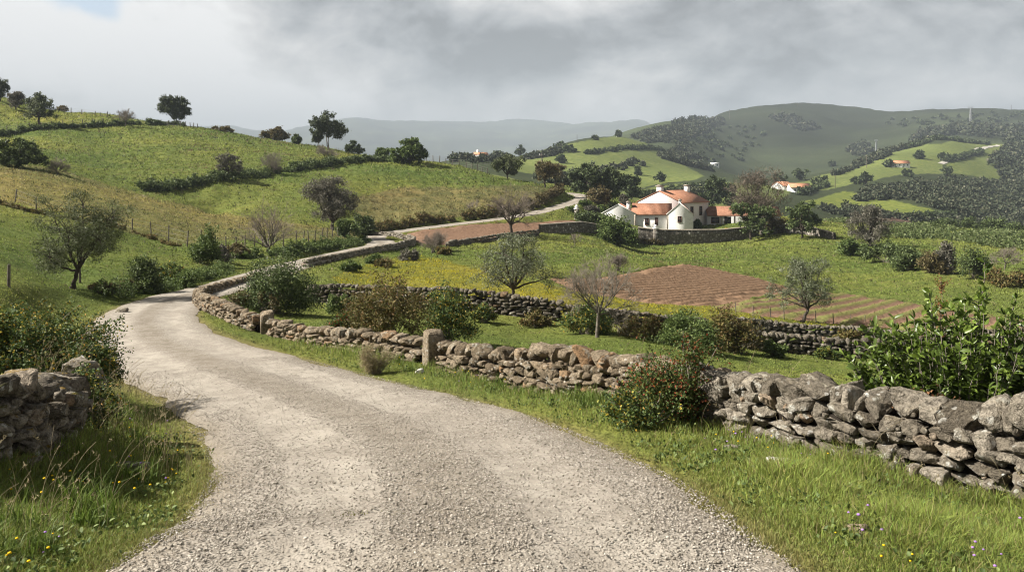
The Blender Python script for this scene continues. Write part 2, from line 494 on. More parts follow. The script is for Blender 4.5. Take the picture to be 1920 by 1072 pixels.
# ------------------------------------------------------------------ ground, road, light
SOIL = {}          # ploughed sheets cut slightly into the ground
def sink(poly_w, depth=.12):
    global GZ
    x0 = poly_w[:, 0].min() - 3; x1 = poly_w[:, 0].max() + 3; y0 = poly_w[:, 1].min() - 3; y1 = poly_w[:, 1].max() + 3
    b = (GX > x0) & (GX < x1) & (GYY > y0) & (GYY < y1)
    m = np.zeros(GX.shape, bool)
    m[b] = poly_mask(GX[b], GYY[b], poly_w)
    GZ = np.where(m, GZS - depth - .06, GZ)
    COLR[m] = (.12, .07, .042)
    ZONE[m] = 7


def field_poly(pts, Ymin, Ymax):
    return np.array([at(u, v, Ymin, Ymax)[:2] for u, v in pts])


FIELDS = dict(
    lower=field_poly([(1030, 522), (1130, 518), (1270, 496), (1340, 503), (1500, 543), (1420, 556), (1330, 571), (1260, 569), (1180, 560), (1080, 545)], 44, 110),
    vines=field_poly([(1330, 572), (1420, 557), (1500, 544), (1600, 553), (1720, 572), (1830, 585), (1930, 600), (1935, 640), (1800, 632), (1690, 617), (1560, 606), (1420, 590)], 42, 90),
    upper=field_poly([(762, 436), (860, 423), (960, 415), (1075, 412), (1078, 424), (1000, 440), (930, 450), (850, 466), (806, 471), (784, 456)], 96, 150))
SHEETZ = {}
for k_, p_ in FIELDS.items():
    SHEETZ[k_] = GZ.copy() if k_ == 'lower' else None
GZ0 = GZS.copy()
for k_, p_ in FIELDS.items():
    sink(p_, .14)

m = NT('meadow')
po = m.pos()
base = m.attr('Col')
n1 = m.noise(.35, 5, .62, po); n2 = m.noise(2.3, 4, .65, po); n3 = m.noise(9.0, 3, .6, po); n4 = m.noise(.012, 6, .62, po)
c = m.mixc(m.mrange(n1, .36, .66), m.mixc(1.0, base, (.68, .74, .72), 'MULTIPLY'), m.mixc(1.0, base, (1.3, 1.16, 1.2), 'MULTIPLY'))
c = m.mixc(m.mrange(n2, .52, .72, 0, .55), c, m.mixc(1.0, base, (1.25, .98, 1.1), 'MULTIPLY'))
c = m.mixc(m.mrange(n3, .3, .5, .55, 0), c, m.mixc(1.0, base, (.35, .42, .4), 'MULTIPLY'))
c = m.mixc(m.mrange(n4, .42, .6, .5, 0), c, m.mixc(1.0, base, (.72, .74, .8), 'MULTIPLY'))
hb = m.math('ADD', m.math('MULTIPLY', n2, .6), m.math('MULTIPLY', n3, .35))
m.surf(c, .95, .05, m.bump(hb, .9, .35))
M['meadow'] = m.m

g = MB()
nr, nc = GX.shape
idx = np.arange(nr * nc).reshape(nr, nc)
fc = np.stack([idx[:-1, :-1], idx[:-1, 1:], idx[1:, 1:], idx[1:, :-1]], -1).reshape(-1, 4)
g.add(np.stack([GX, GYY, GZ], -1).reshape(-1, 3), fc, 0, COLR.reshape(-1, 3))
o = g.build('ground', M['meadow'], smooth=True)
tag(o, kind='structure')

# ---- the lane: a crowned strip with ragged edges
m = NT('gravel_lane')
po = m.pos(); tt = m.attr('Col'); sp = m.n('ShaderNodeSeparateColor'); m.l(tt, sp.inputs[0])
ax = sp.outputs[0]      # 0 centre .. 1 edge
vo = m.n('ShaderNodeTexVoronoi'); vo.inputs['Scale'].default_value = 34; m.l(po, vo.inputs['Vector'])
vo2 = m.n('ShaderNodeTexVoronoi'); vo2.inputs['Scale'].default_value = 62; m.l(po, vo2.inputs['Vector'])
big = m.noise(.55, 5, .62, po); mid = m.noise(3.2, 5, .65, po); fine = m.noise(70, 2, .6, po)
wheel = m.math('MULTIPLY', m.mrange(ax, .16, .34), m.mrange(ax, .84, .6))
wheel = m.math('MULTIPLY', wheel, m.mrange(big, .33, .55))
c = m.ramp(m.n('ShaderNodeSeparateColor').outputs[0], [(0, (.2, .18, .15)), (1, (.2, .18, .15))])
sc = m.n('ShaderNodeSeparateColor'); m.l(vo.outputs['Color'], sc.inputs[0])
c = m.ramp(sc.outputs[0], [(0, (.15, .131, .106)), (.35, (.215, .191, .159)), (.7, (.262, .235, .198)), (1, (.34, .31, .265))])
dust = m.mixc(m.mrange(mid, .3, .7), (.262, .236, .198), (.308, .28, .236))
c = m.mixc(m.math('MULTIPLY', wheel, .75), c, dust)
c = m.mixc(m.mrange(mid, .36, .58, .4, 0), c, (.165, .143, .116))
c = m.mixc(m.mrange(big, .44, .62, .25, 0), c, (.18, .155, .128))
c = m.mixc(m.mrange(ax, .3, .06, 0, .65), c, m.mixc(m.mrange(mid, .35, .65), (.13, .108, .082), (.2, .175, .14)))
c = m.mixc(m.mrange(ax, .8, 1.0, 0, .5), c, (.18, .15, .108))
peb = m.math('SUBTRACT', 1.0, vo.outputs['Distance'])
h = m.math('ADD', m.math('MULTIPLY', peb, m.mrange(wheel, 0, 1, 1.0, .35)), m.math('MULTIPLY', m.math('SUBTRACT', 1.0, vo2.outputs['Distance']), .45))
h = m.math('ADD', h, m.math('MULTIPLY', fine, .3))
h = m.math('ADD', h, m.math('MULTIPLY', mid, .7))
m.surf(c, .93, .12, m.bump(h, .9, .013))
M['lane'] = m.m

seg = [RC[0]]
RCd = catmull(ROAD, 160)
keep = [0]
for i in range(1, len(RCd)):
    stepm = np.clip(RCd[i, 1] * .006, .035, .5)
    if np.linalg.norm(RCd[i, :2] - RCd[keep[-1], :2]) > stepm: keep.append(i)
Rr = RCd[keep]
Rr = Rr[Rr[:, 1] > 1.2]
T = np.gradient(Rr[:, :2], axis=0); T /= np.linalg.norm(T, axis=1, keepdims=True)
N = np.column_stack([T[:, 1], -T[:, 0]])
arc = np.concatenate([[0], np.cumsum(np.linalg.norm(np.diff(Rr[:, :2], axis=0), axis=1))])
na = 61
tq = np.linspace(-1, 1, na)
LANE_EDGE = lambda s, side: fbm2(s * 1.1 + side * 50, s * 0 + side * 9, 61, 4) * .32
wl = Rr[:, 3] + LANE_EDGE(arc, 0); wr = Rr[:, 3] + LANE_EDGE(arc, 1)
W2 = np.where(tq[None] < 0, wl[:, None], wr[:, None]) * tq[None]
LX = Rr[:, 0:1] + N[:, 0:1] * W2; LY = Rr[:, 1:2] + N[:, 1:2] * W2
ncl = np.clip(Rr[:, 1:2], 0, 14)
LZ = Rr[:, 2:3] + .03 * (1 - tq[None] ** 2) - .035 * np.abs(tq[None]) ** 8 + fbm2(LX * 1.1, LY * 1.1, 71, 3) * .018 + fbm2(LX * 9, LY * 9, 73, 3) * .022 - .022 * np.exp(-((np.abs(tq[None]) - .46) / .17) ** 2)
g = MB()
nr, nc = LX.shape; idx = np.arange(nr * nc).reshape(nr, nc)
fc = np.stack([idx[:-1, :-1], idx[:-1, 1:], idx[1:, 1:], idx[1:, :-1]], -1).reshape(-1, 4)
cc = np.zeros((nr, nc, 3)); cc[..., 0] = np.abs(tq)[None]
g.add(np.stack([LX, LY, LZ], -1).reshape(-1, 3), fc, 0, cc.reshape(-1, 3))
tag(g.build('road', M['lane'], smooth=True), kind='structure')

# loose stones lying on the near lane
def scatter_pebbles(n, y0, y1, smin, smax, seed):
    r = np.random.default_rng(seed)
    k = np.where((Rr[:, 1] > y0) & (Rr[:, 1] < y1))[0]
    wgt = 1 / np.maximum(Rr[k, 1], 3) ** 1.3 * np.gradient(arc)[k]
    i = r.choice(k, n, p=wgt / wgt.sum())
    t = r.uniform(-1.06, 1.06, n)
    keepp = (r.random(n) < np.where((np.abs(np.abs(t) - .46) < .2), .3, .75))
    i = i[keepp]; t = t[keepp]; n = len(i)
    fr = r.random(n) * .06
    x = Rr[i, 0] + N[i, 0] * t * Rr[i, 3] + T[i, 0] * fr; y = Rr[i, 1] + N[i, 1] * t * Rr[i, 3] + T[i, 1] * fr
    z = Rr[i, 2] + .03 * (1 - t ** 2) - .035 * np.abs(t) ** 8
    s = smin * (smax / smin) ** (r.random(n) ** 2.2)
    Vb, Fb = ICO[0]
    n0 = len(Vb)
    V = Vb[None] * (1 + r.uniform(-.3, .3, (n, n0, 1)))
    V = V * s[:, None, None] * np.stack([r.uniform(.7, 1.3, n), r.uniform(.7, 1.3, n), r.uniform(.4, .75, n)], -1)[:, None]
    a = r.uniform(0, 6.28, n); ca, sa = np.cos(a)[:, None], np.sin(a)[:, None]
    V = np.stack([V[..., 0] * ca - V[..., 1] * sa, V[..., 0] * sa + V[..., 1] * ca, V[..., 2]], -1)
    V += np.stack([x, y, z + s * .2], -1)[:, None]
    return V.reshape(-1, 3), (Fb[None] + (np.arange(n) * n0)[:, None, None]).reshape(-1, 3)


m = NT('loose_gravel')
c = m.ramp(m.island(), [(0, (.13, .113, .09)), (.3, (.21, .188, .156)), (.75, (.27, .243, .205)), (1, (.4, .365, .315))])
m.surf(c, .9, .15); M['loose'] = m.m
g = MB()
V, Fc = scatter_pebbles(130000, 2.4, 17, .004, .0115, 5); g.add(V, Fc)
tag(g.build('gravel', M['loose']), 'pale loose gravel stones lying on the near bend of the lane', 'gravel', kind='stuff')

# ---- ploughed sheets
def furrow_sheet(name, poly, ang, spacing, amp, step, mat, hfun=None, colfun=None):
    ca, sa = math.cos(ang), math.sin(ang)
    x0, y0 = poly.min(0) - 1; x1, y1 = poly.max(0) + 1
    cx, cy = (x0 + x1) / 2, (y0 + y1) / 2; R = math.hypot(x1 - x0, y1 - y0) / 2
    s = np.arange(-R, R, spacing / 7.0); t = np.arange(-R, R, step)
    S, Tt = np.meshgrid(s, t)
    X = cx + S * -sa + Tt * ca; Y = cy + S * ca + Tt * sa
    ok = poly_mask(cx + (X - cx) * .97, cy + (Y - cy) * .97, poly) & (Y > 20)
    Yc = np.maximum(Y, 20)
    wob = fbm2(X * .08, Y * .08, 85, 2) * spacing * .5
    ph = (S + wob) / spacing * 2 * math.pi
    i, j, fu, fy = _cell(X, Yc)
    Zs = (GZ0[j, i] * (1 - fu) + GZ0[j, i + 1] * fu) * (1 - fy) + (GZ0[j + 1, i] * (1 - fu) + GZ0[j + 1, i + 1] * fu) * fy
    H = amp * (np.cos(ph) * .5 + .5) + fbm2(X * 1.1, Y * 1.1, 87, 2) * amp * .25 + fbm2(X * 5, Y * 5, 88, 3) * amp * .8
    ed = np.full(X.shape, 1e9)
    for q in range(len(poly)):
        a_, b_ = poly[q], poly[(q + 1) % len(poly)]; ab = b_ - a_
        tt_ = np.clip(((X - a_[0]) * ab[0] + (Y - a_[1]) * ab[1]) / (ab @ ab + 1e-9), 0, 1)
        ed = np.minimum(ed, np.hypot(X - a_[0] - ab[0] * tt_, Y - a_[1] - ab[1] * tt_))
    ed = np.where(poly_mask(X, Y, poly), ed, -ed)
    ed = ed + fbm2(X * .7, Y * .7, 93, 4) * 2.2
    fz = sstep(-.2, 1.6, ed)
    Z = Zs - .1 + fz * (.16 + H)
    nr, nc = X.shape; idx = np.arange(nr * nc).reshape(nr, nc)
    q = np.stack([idx[:-1, :-1], idx[:-1, 1:], idx[1:, 1:], idx[1:, :-1]], -1).reshape(-1, 4)
    okf = ok.ravel()
    q = q[okf[q].all(1)]
    used = np.unique(q); remap = np.full(nr * nc, -1); remap[used] = np.arange(len(used))
    crest = np.clip(np.cos(ph) * .5 + .5, 0, 1).ravel()[used]
    g = MB(); V = np.stack([X, Y, Z], -1).reshape(-1, 3)[used]
    g.add(V, remap[q], 0, np.column_stack([crest, crest, crest]))
    tag(g.build(name, mat, smooth=True), kind='structure')
    return X, Y, Z, ph, ok


def soil_mat(name, dark, light, grass=None):
    m = NT(name); po = m.pos()
    n1 = m.noise(3.5, 4, .65, po); n2 = m.noise(.4, 4, .6, po)
    c = m.mixc(m.mrange(n1, .3, .7), dark, light)
    c = m.mixc(m.mrange(n2, .35, .65, 0, .4), c, tuple(x * .8 for x in light))
    if grass:
        sp = m.n('ShaderNodeSeparateColor'); m.l(m.attr('Col'), sp.inputs[0])
        f = m.math('MULTIPLY', m.mrange(sp.outputs[0], .35, .75), m.mrange(n1, .3, .5, .25, 1))
        c = m.mixc(f, c, grass)
    m.surf(c, .95, .05, m.bump(n1, .8, .15)); return m.m


furrow_sheet('ploughed_field', FIELDS['lower'], rad(52), .8, .155, .22, soil_mat('soil', (.125, .077, .046), (.215, .138, .086)))
VX = furrow_sheet('planted_field', FIELDS['vines'], rad(52), 1.5, .22, .25, soil_mat('soil_rows', (.115, .068, .043), (.2, .126, .083), (.135, .135, .045)))
furrow_sheet('upper_ploughed_field', FIELDS['upper'], rad(5), 1.1, .2, .35, soil_mat('soil_upper', (.11, .066, .042), (.2, .125, .083)))

# ---- sun, sky, air, camera
EL, AZ = rad(40), rad(-92)          # height of the sun and its bearing from straight ahead (minus = left)
SUN = Vector((math.sin(AZ) * math.cos(EL), math.cos(AZ) * math.cos(EL), math.sin(EL)))
ld = bpy.data.lights.new('sun', 'SUN'); ld.energy = 5.0; ld.angle = rad(.55); ld.color = (1, .945, .86)
lo = bpy.data.objects.new('sun', ld); lo.rotation_euler = SUN.to_track_quat('Z', 'Y').to_euler(); lo.location = (-50, 20, 60); COL.objects.link(lo)

w = bpy.data.worlds.new('World'); scene.world = w; w.use_nodes = True
m = NT.__new__(NT); m.t = w.node_tree; m.t.nodes.clear(); m.out = m.n('ShaderNodeOutputWorld')
sky = m.n('ShaderNodeTexSky', sky_type='NISHITA', sun_disc=False, sun_elevation=EL, sun_rotation=AZ % (2 * math.pi))
SKYS = .055
d = m.n('ShaderNodeTexCoord').outputs['Generated']
mp = m.n('ShaderNodeMapping'); mp.inputs['Scale'].default_value = (1, 1, 1.6); m.l(d, mp.inputs['Vector'])
dv = mp.outputs[0]
warp = m.n('ShaderNodeTexNoise'); warp.inputs['Scale'].default_value = 5.0; warp.inputs['Detail'].default_value = 5; m.l(d, warp.inputs['Vector'])
wv = m.n('ShaderNodeVectorMath', operation='SUBTRACT'); m.l(warp.outputs['Color'], wv.inputs[0]); wv.inputs[1].default_value = (.5, .5, .5)
ws = m.n('ShaderNodeVectorMath', operation='SCALE'); ws.inputs['Scale'].default_value = .13; m.l(wv.outputs[0], ws.inputs[0])
wd = m.n('ShaderNodeVectorMath', operation='ADD'); m.l(d, wd.inputs[0]); m.l(ws.outputs[0], wd.inputs[1])


def skydir(u, v):
    return tuple(Vector(((u - 960) / F, 1, -(v - VH) / F)).normalized())


def blob(u, v, r, vs=1.0):
    nd = m.n('ShaderNodeVectorMath', operation='SUBTRACT'); m.l(wd.outputs[0], nd.inputs[0]); nd.inputs[1].default_value = skydir(u, v)
    s2 = m.n('ShaderNodeVectorMath', operation='MULTIPLY'); m.l(nd.outputs[0], s2.inputs[0]); s2.inputs[1].default_value = (1, 1, vs)
    ln = m.n('ShaderNodeVectorMath', operation='LENGTH'); m.l(s2.outputs[0], ln.inputs[0])
    return m.mrange(ln.outputs['Value'], 0, r, 1, 0)


EXPO = 1.68
k = .5 ** EXPO
# cloud: big billows, torn edges, and the banks measured from the photograph's sky
n1 = m.noise(3.1, 9, .58, dv, .7); n2 = m.noise(8.5, 8, .62, dv, .6)
mp2 = m.n('ShaderNodeMapping'); mp2.inputs['Scale'].default_value = (1, 1, 2.6); mp2.inputs['Location'].default_value = (3.1, .7, .2); m.l(wd.outputs[0], mp2.inputs['Vector'])
n3 = m.noise(4.2, 6, .55, mp2.outputs[0], .3)
bri = m.math('ADD', m.math('MULTIPLY', m.math('SUBTRACT', n1, .5), 1.35), m.math('MULTIPLY', m.math('SUBTRACT', n2, .5), .62))
bri = m.math('ADD', bri, m.math('MULTIPLY', m.math('SUBTRACT', n3, .5), .7))
n4 = m.noise(19, 6, .6, dv, .4)
bri = m.math('ADD', m.math('MULTIPLY', bri, 1.2), m.math('MULTIPLY', m.math('SUBTRACT', n4, .5), .3))
acc = m.math('ADD', bri, .57)
for (u, v, r, vs, amp) in [(330, 60, .17, 1.3, .42), (130, 70, .13, 1.2, .38), (10, 60, .10, 1.2, .25), (90, 140, .10, 1.3, -.16), (480, 190, .16, 1.6, .12), (420, 20, .10, 1.6, .12), (640, 130, .14, 2.0, .14), (660, 20, .16, 2.5, -.16), (800, 40, .14, 2.0, -.12), (1300, 60, .34, 2.0, -.24), (1780, 120, .36, 2.4, -.24),
                           (1190, 165, .12, 1.6, .22), (1100, 150, .08, 1.6, .16), (1500, 190, .3, 6.0, .18), (900, 215, .25, 4.0, .20), (960, 110, .16, 3.0, -.16), (1420, 10, .12, 3.0, .12), (600, 215, .3, 5, .14), (1500, 120, .2, 4, .08)]:
    acc = m.math('ADD', acc, m.math('MULTIPLY', blob(u, v, r, vs), amp))
sep = m.n('ShaderNodeSeparateXYZ'); m.l(d, sep.inputs[0])
up = m.mrange(sep.outputs[2], .16, .5, 0, 1)           # unseen sky overhead, dimmed to deepen the shadows
acc = m.math('MULTIPLY', acc, m.mrange(up, 0, 1, 1.0, .5, False))
acc = m.math('MINIMUM', m.math('MAXIMUM', acc, .2), .92)
cl = m.mixc(m.mrange(acc, .3, .7), (.95, .98, 1.005), (1.02, 1.0, .98))
cv = m.n('ShaderNodeVectorMath', operation='SCALE'); m.l(cl, cv.inputs[0]); m.l(m.math('MULTIPLY', acc, k * 1.22), cv.inputs['Scale'])
gap = m.math('ADD', blob(175, 2, .05, 1.5), m.math('ADD', blob(90, -28, .055, 1.6), blob(280, -24, .055, 1.8)))
gap = m.mrange(m.math('ADD', gap, m.math('MULTIPLY', m.math('SUBTRACT', n2, .5), .8)), .2, .8, 0, .75)
bg1 = m.n('ShaderNodeBackground'); m.l(cv.outputs[0], bg1.inputs[0]); bg1.inputs[1].default_value = 1.0
bg2 = m.n('ShaderNodeBackground'); m.l(sky.outputs[0], bg2.inputs[0]); bg2.inputs[1].default_value = SKYS
ms = m.n('ShaderNodeMixShader'); m.l(gap, ms.inputs[0]); m.l(bg1.outputs[0], ms.inputs[1]); m.l(bg2.outputs[0], ms.inputs[2])
m.l(ms.outputs[0], m.out.inputs[0])

# the air between here and the mountains
zmin, zmax = GZ.min() - 1.0, max(GZ.max() + 20, 60)
xm = abs(GX).max() + 60
g = MB(); box(g, -xm, xm, -40, GY[-1] + 60, zmin - .5, zmax)
hz = NT('haze_air'); hz.t.nodes.remove(hz.out); hz.out = hz.n('ShaderNodeOutputMaterial')
pv = hz.n('ShaderNodeVolumePrincipled'); pv.inputs['Color'].default_value = (.38, .43, .50, 1); pv.inputs['Density'].default_value = .0002
hz.l(pv.outputs[0], hz.out.inputs['Volume'])
tag(g.build('haze', hz.m), kind='stuff')

cam = bpy.data.cameras.new('camera'); co = bpy.data.objects.new('camera', cam); COL.objects.link(co)
co.location = (0, 0, CZ); co.rotation_euler = (rad(90), 0, 0)
cam.sensor_width = 36; cam.lens = 36 * F / 1920; cam.shift_y = -(535.5 - VH) / 1920
cam.clip_start = .1; cam.clip_end = 40000
scene.camera = co
scene.view_settings.view_transform = 'Standard'; scene.view_settings.look = 'None'
scene.view_settings.exposure = EXPO; scene.view_settings.gamma = 1
cy = scene.cycles
cy.filter_width = 1.1
cy.use_denoising = True; cy.max_bounces = 6; cy.diffuse_bounces = 3; cy.glossy_bounces = 2; cy.transmission_bounces = 3; cy.transparent_max_bounces = 6; cy.volume_bounces = 1
cy.caustics_reflective = False; cy.caustics_refractive = False
cy.sample_clamp_indirect = 4
# ------------------------------------------------------------------ plants
def leaves(mb, C, L, Wd, r, up=.25, mat=0, fold=.25, dirs=None, shape='diamond'):
    """leaf-sized faces at the points C, random lie; L, Wd length and width"""
    n = len(C)
    if n == 0: return
    L = L * r.uniform(.7, 1.3, n); Wd = Wd * r.uniform(.75, 1.25, n)
    d = r.normal(size=(n, 3)) if dirs is None else dirs + r.normal(size=(n, 3)) * .35
    d[:, 2] += up
    d /= np.linalg.norm(d, axis=1, keepdims=True)
    ref = r.normal(size=(n, 3)) * .8 + np.array([0, 0, 1.0])
    s = np.cross(d, ref); s /= np.maximum(np.linalg.norm(s, axis=1, keepdims=True), 1e-6)
    nn = np.cross(s, d)
    Lc, Wc = L[:, None], Wd[:, None]
    if shape == 'diamond':
        V = np.stack([C, C + d * Lc * .5 + s * Wc * .5 + nn * Wc * fold, C + d * Lc, C + d * Lc * .5 - s * Wc * .5 + nn * Wc * fold], 1)
        Fc = np.arange(n)[:, None] * 4 + np.array([[0, 1, 2, 3]])
        mb.add(V.reshape(-1, 3), Fc, mat)
    else:   # an elliptic leaf folded along its midrib, tip drooping
        t1 = C + d * Lc * .34; t2 = C + d * Lc * .7 - nn * Lc * .03; tip = C + d * Lc - nn * Lc * .1
        e = nn * Wc * fold
        V = np.stack([C, t1, t2, tip, t1 + s * Wc * .48 + e, t2 + s * Wc * .4 + e, t1 - s * Wc * .48 + e, t2 - s * Wc * .4 + e], 1)
        o = np.arange(n)[:, None] * 8
        mb.add(V.reshape(-1, 3), np.concatenate([o + np.array([[0, 1, 4, 0]])[:, :3], o + np.array([[2, 3, 5]]), o + np.array([[0, 6, 1]]), o + np.array([[2, 7, 3]])]), mat)
        nb = mb.n - n * 8
        mb.f.append(np.concatenate([o + np.array([[1, 2, 5, 4]]), o + np.array([[1, 6, 7, 2]])]) + nb); mb.mi.append(mat)


def bez(p0, p1, p2, n):
    t = np.linspace(0, 1, n)[:, None]
    return (1 - t) ** 2 * p0 + 2 * t * (1 - t) * p1 + t * t * p2


def chain(segs, pts, r0, r1, wob, r):
    pts = np.array(pts); n = len(pts)
    if wob: pts[1:-1] += r.normal(size=(n - 2, 3)) * wob
    rr = np.linspace(r0, r1, n)
    for i in range(n - 1): segs.append((pts[i], pts[i + 1], rr[i], rr[i + 1]))
    return pts


def put_tubes(mb, segs, k=5, mat=0):
    if segs: tubes(mb, [s[0] for s in segs], [s[1] for s in segs], [s[2] for s in segs], [s[3] for s in segs], k, mat)


def leafy_tree(H, W, r, tf=.3, lobes=8, clusters=60, per=90, leafL=.1, leafW=.035, rc=None, spread=.55, lean=0.0, tr=None, stems=1, flat=1.0, up=.25, fold=.25, twigs=True, low=0.0, depth=1.0, shape='diamond', cx=0.0):
    """returns (wood MB, crown MB); crown fits a box W wide and reaches H"""
    wood = MB(); crown = MB(); segs = []
    tr = tr or H * .028
    zc = H * (tf + (1 - tf) * .5); rz = H * (1 - tf) * .5; rx = W * .5
    lob = []
    for i in range(lobes):
        a = i * 2.4 + r.uniform(-.5, .5); q = math.sqrt((i + .6) / lobes) * spread * 1.25
        z = r.uniform(-.62, .72) * (1.0 - q * .35)
        lob.append((math.cos(a) * q, math.sin(a) * q * depth, z * flat, r.uniform(.34, .52)))
    lob.append((r.uniform(-.15, .15), r.uniform(-.15, .15), .62, .4))
    lob = np.array(lob)
    li = r.integers(0, len(lob), clusters)
    d = r.normal(size=(clusters, 3)); d /= np.linalg.norm(d, axis=1, keepdims=True)
    C = lob[li, :3] + d * (lob[li, 3] * r.random(clusters) ** .45)[:, None]
    C[:, 2] = np.maximum(C[:, 2], -1 + low)
    # stretch to the outline wanted, leaving room for the clusters' own size
    rc = rc or .17 * min(rx, rz)
    ext = max(np.percentile(np.abs(C[:, 0]), 97), .05)
    C[:, :2] *= max(rx - rc * .9, rx * .5) / ext
    lo, hi = np.percentile(C[:, 2], 2), np.percentile(C[:, 2], 98)
    C[:, 2] = zc - rz + rc * .7 + np.clip((C[:, 2] - lo) / (hi - lo), -.04, 1.04) * (2 * rz - rc * 1.5)
    C[:, 0] += cx * W
    LC = np.array([C[li == k].mean(0) if (li == k).any() else np.array([0, 0, zc]) for k in range(len(lob))])
    # stems
    roots = []
    for s in range(stems):
        a = r.uniform(0, 6.28); b0 = np.array([math.cos(a), math.sin(a), 0]) * (tr * 1.6 if stems > 1 else 0)
        top = b0 * 3 + np.array([lean * H * tf + r.normal() * .03 * H, r.normal() * .02 * H, H * tf * r.uniform(.75, 1.0)])
        pts = bez(b0 - np.array([0, 0, .25]), (b0 + top) * .5 + np.array([r.normal(), r.normal(), 0]) * .05 * H * tf, top, 6)
        rr = tr / math.sqrt(stems)
        segs.append((pts[0], pts[0] + np.array([0, 0, .35]), rr * 1.5, rr * 1.1))
        chain(segs, pts, rr * 1.12, rr * .8, tr * .25, r); roots.append((top, rr))
    limbs = []
    for k in range(len(lob)):
        top, rr = roots[k % len(roots)]
        mid = top * .5 + LC[k] * .5 + np.array([0, 0, .1 * H]) * r.uniform(-.3, 1) + r.normal(size=3) * .03 * H
        pts = chain(segs, bez(top, mid, LC[k], 7), rr * .62, rr * .2, tr * .35, r)
        limbs.append(pts)
    if twigs:
        for c, k in zip(C, li):
            L = limbs[k]; b = L[np.argmin(np.linalg.norm(L[2:] - c, axis=1)) + 2]
            chain(segs, bez(b, (b + c) * .5 + np.array([0, 0, .04 * H]), c, 4), tr * .15, tr * .05, tr * .2, r)
    pos = np.repeat(C, per, axis=0) + r.normal(size=(clusters * per, 3)) * rc * np.array([.62, .62, .5])
    pos = pos[pos[:, 2] > .05]
    leaves(crown, pos, leafL, leafW, r, up, 0, fold, None, shape)
    put_tubes(wood, segs, 6)
    return wood, crown


def bare_tree(H, W, r, levels=4, n0=6, tf=.18, tr=None, up=.55, stems=1, nchild=5, twist=.5, fine=.0022, ang=(.35, .95), lr=(.5, .78), l0=(.42, .6), els=(.5, 1.35)):
    """a leafless tree: trunk, limbs, and a haze of twigs"""
    tr = tr or H * .03
    tips = []; segs = []; thin = []
    def grow(p, d, L, rad0, lev):
        n = 4 if lev > 0 else 3
        pts = [p]; dd = d.copy()
        for i in range(n):
            dd = dd + r.normal(size=3) * .16 * twist + np.array([0, 0, .05 * up]); dd /= np.linalg.norm(dd)
            pts.append(pts[-1] + dd * L / n)
        rr = np.linspace(rad0, max(rad0 * .4, fine * .7), n + 1)
        for i in range(n): (segs if lev >= 2 else thin).append((pts[i], pts[i + 1], rr[i], rr[i + 1]))
        if lev == 0: return
        m = nchild if lev > 1 else nchild + 1
        for i in range(m):
            t = .3 + .7 * (i + r.random()) / m
            q = pts[min(int(t * n), n - 1)] + (pts[min(int(t * n) + 1, n)] - pts[min(int(t * n), n - 1)]) * (t * n - int(t * n) if t < 1 else 0)
            ax = r.normal(size=3); ax -= ax.dot(dd) * dd; ax /= np.linalg.norm(ax)
            an = r.uniform(*ang)
            nd = dd * math.cos(an) + ax * math.sin(an) + np.array([0, 0, up * .3]); nd /= np.linalg.norm(nd)
            grow(q, nd, L * r.uniform(*lr), max(rad0 * (.62 - .2 * t), fine), lev - 1)
    th = H * tf
    for s in range(stems):
        b = np.array([r.normal() * tr * (stems > 1) * 2, r.normal() * tr * (stems > 1) * 2, 0])
        top = b + np.array([r.normal() * .04 * H, r.normal() * .04 * H, th])
        segs.append((b - np.array([0, 0, .25]), b + np.array([0, 0, .15]), tr * 1.4, tr * 1.05))
        segs.append((b + np.array([0, 0, .15]), top, tr * 1.05, tr * .85))
        for i in range(n0 if stems == 1 else max(2, n0 // 2)):
            a = i * 2.4 + r.uniform(-.4, .4); el = r.uniform(*els)
            d = np.array([math.cos(a) * math.cos(el), math.sin(a) * math.cos(el), math.sin(el)])
            grow(top - np.array([0, 0, th * r.uniform(0, .35)]), d, (H - th) * r.uniform(*l0), tr * .55, levels - 1)
    A = np.array([s[1] for s in segs + thin])
    sx = W / 2 / np.percentile(np.abs(A[:, 0]), 99); sz = H / np.percentile(A[:, 2], 99.7)
    S = np.array([sx, sx, sz])
    wood = MB(); crown = MB()
    put_tubes(wood, [(a * S, b * S, c, d) for a, b, c, d in segs], 5)
    put_tubes(crown, [(a * S, b * S, c, d) for a, b, c, d in thin], 3)
    return wood, crown, np.array([s[1] for s in thin]) * S


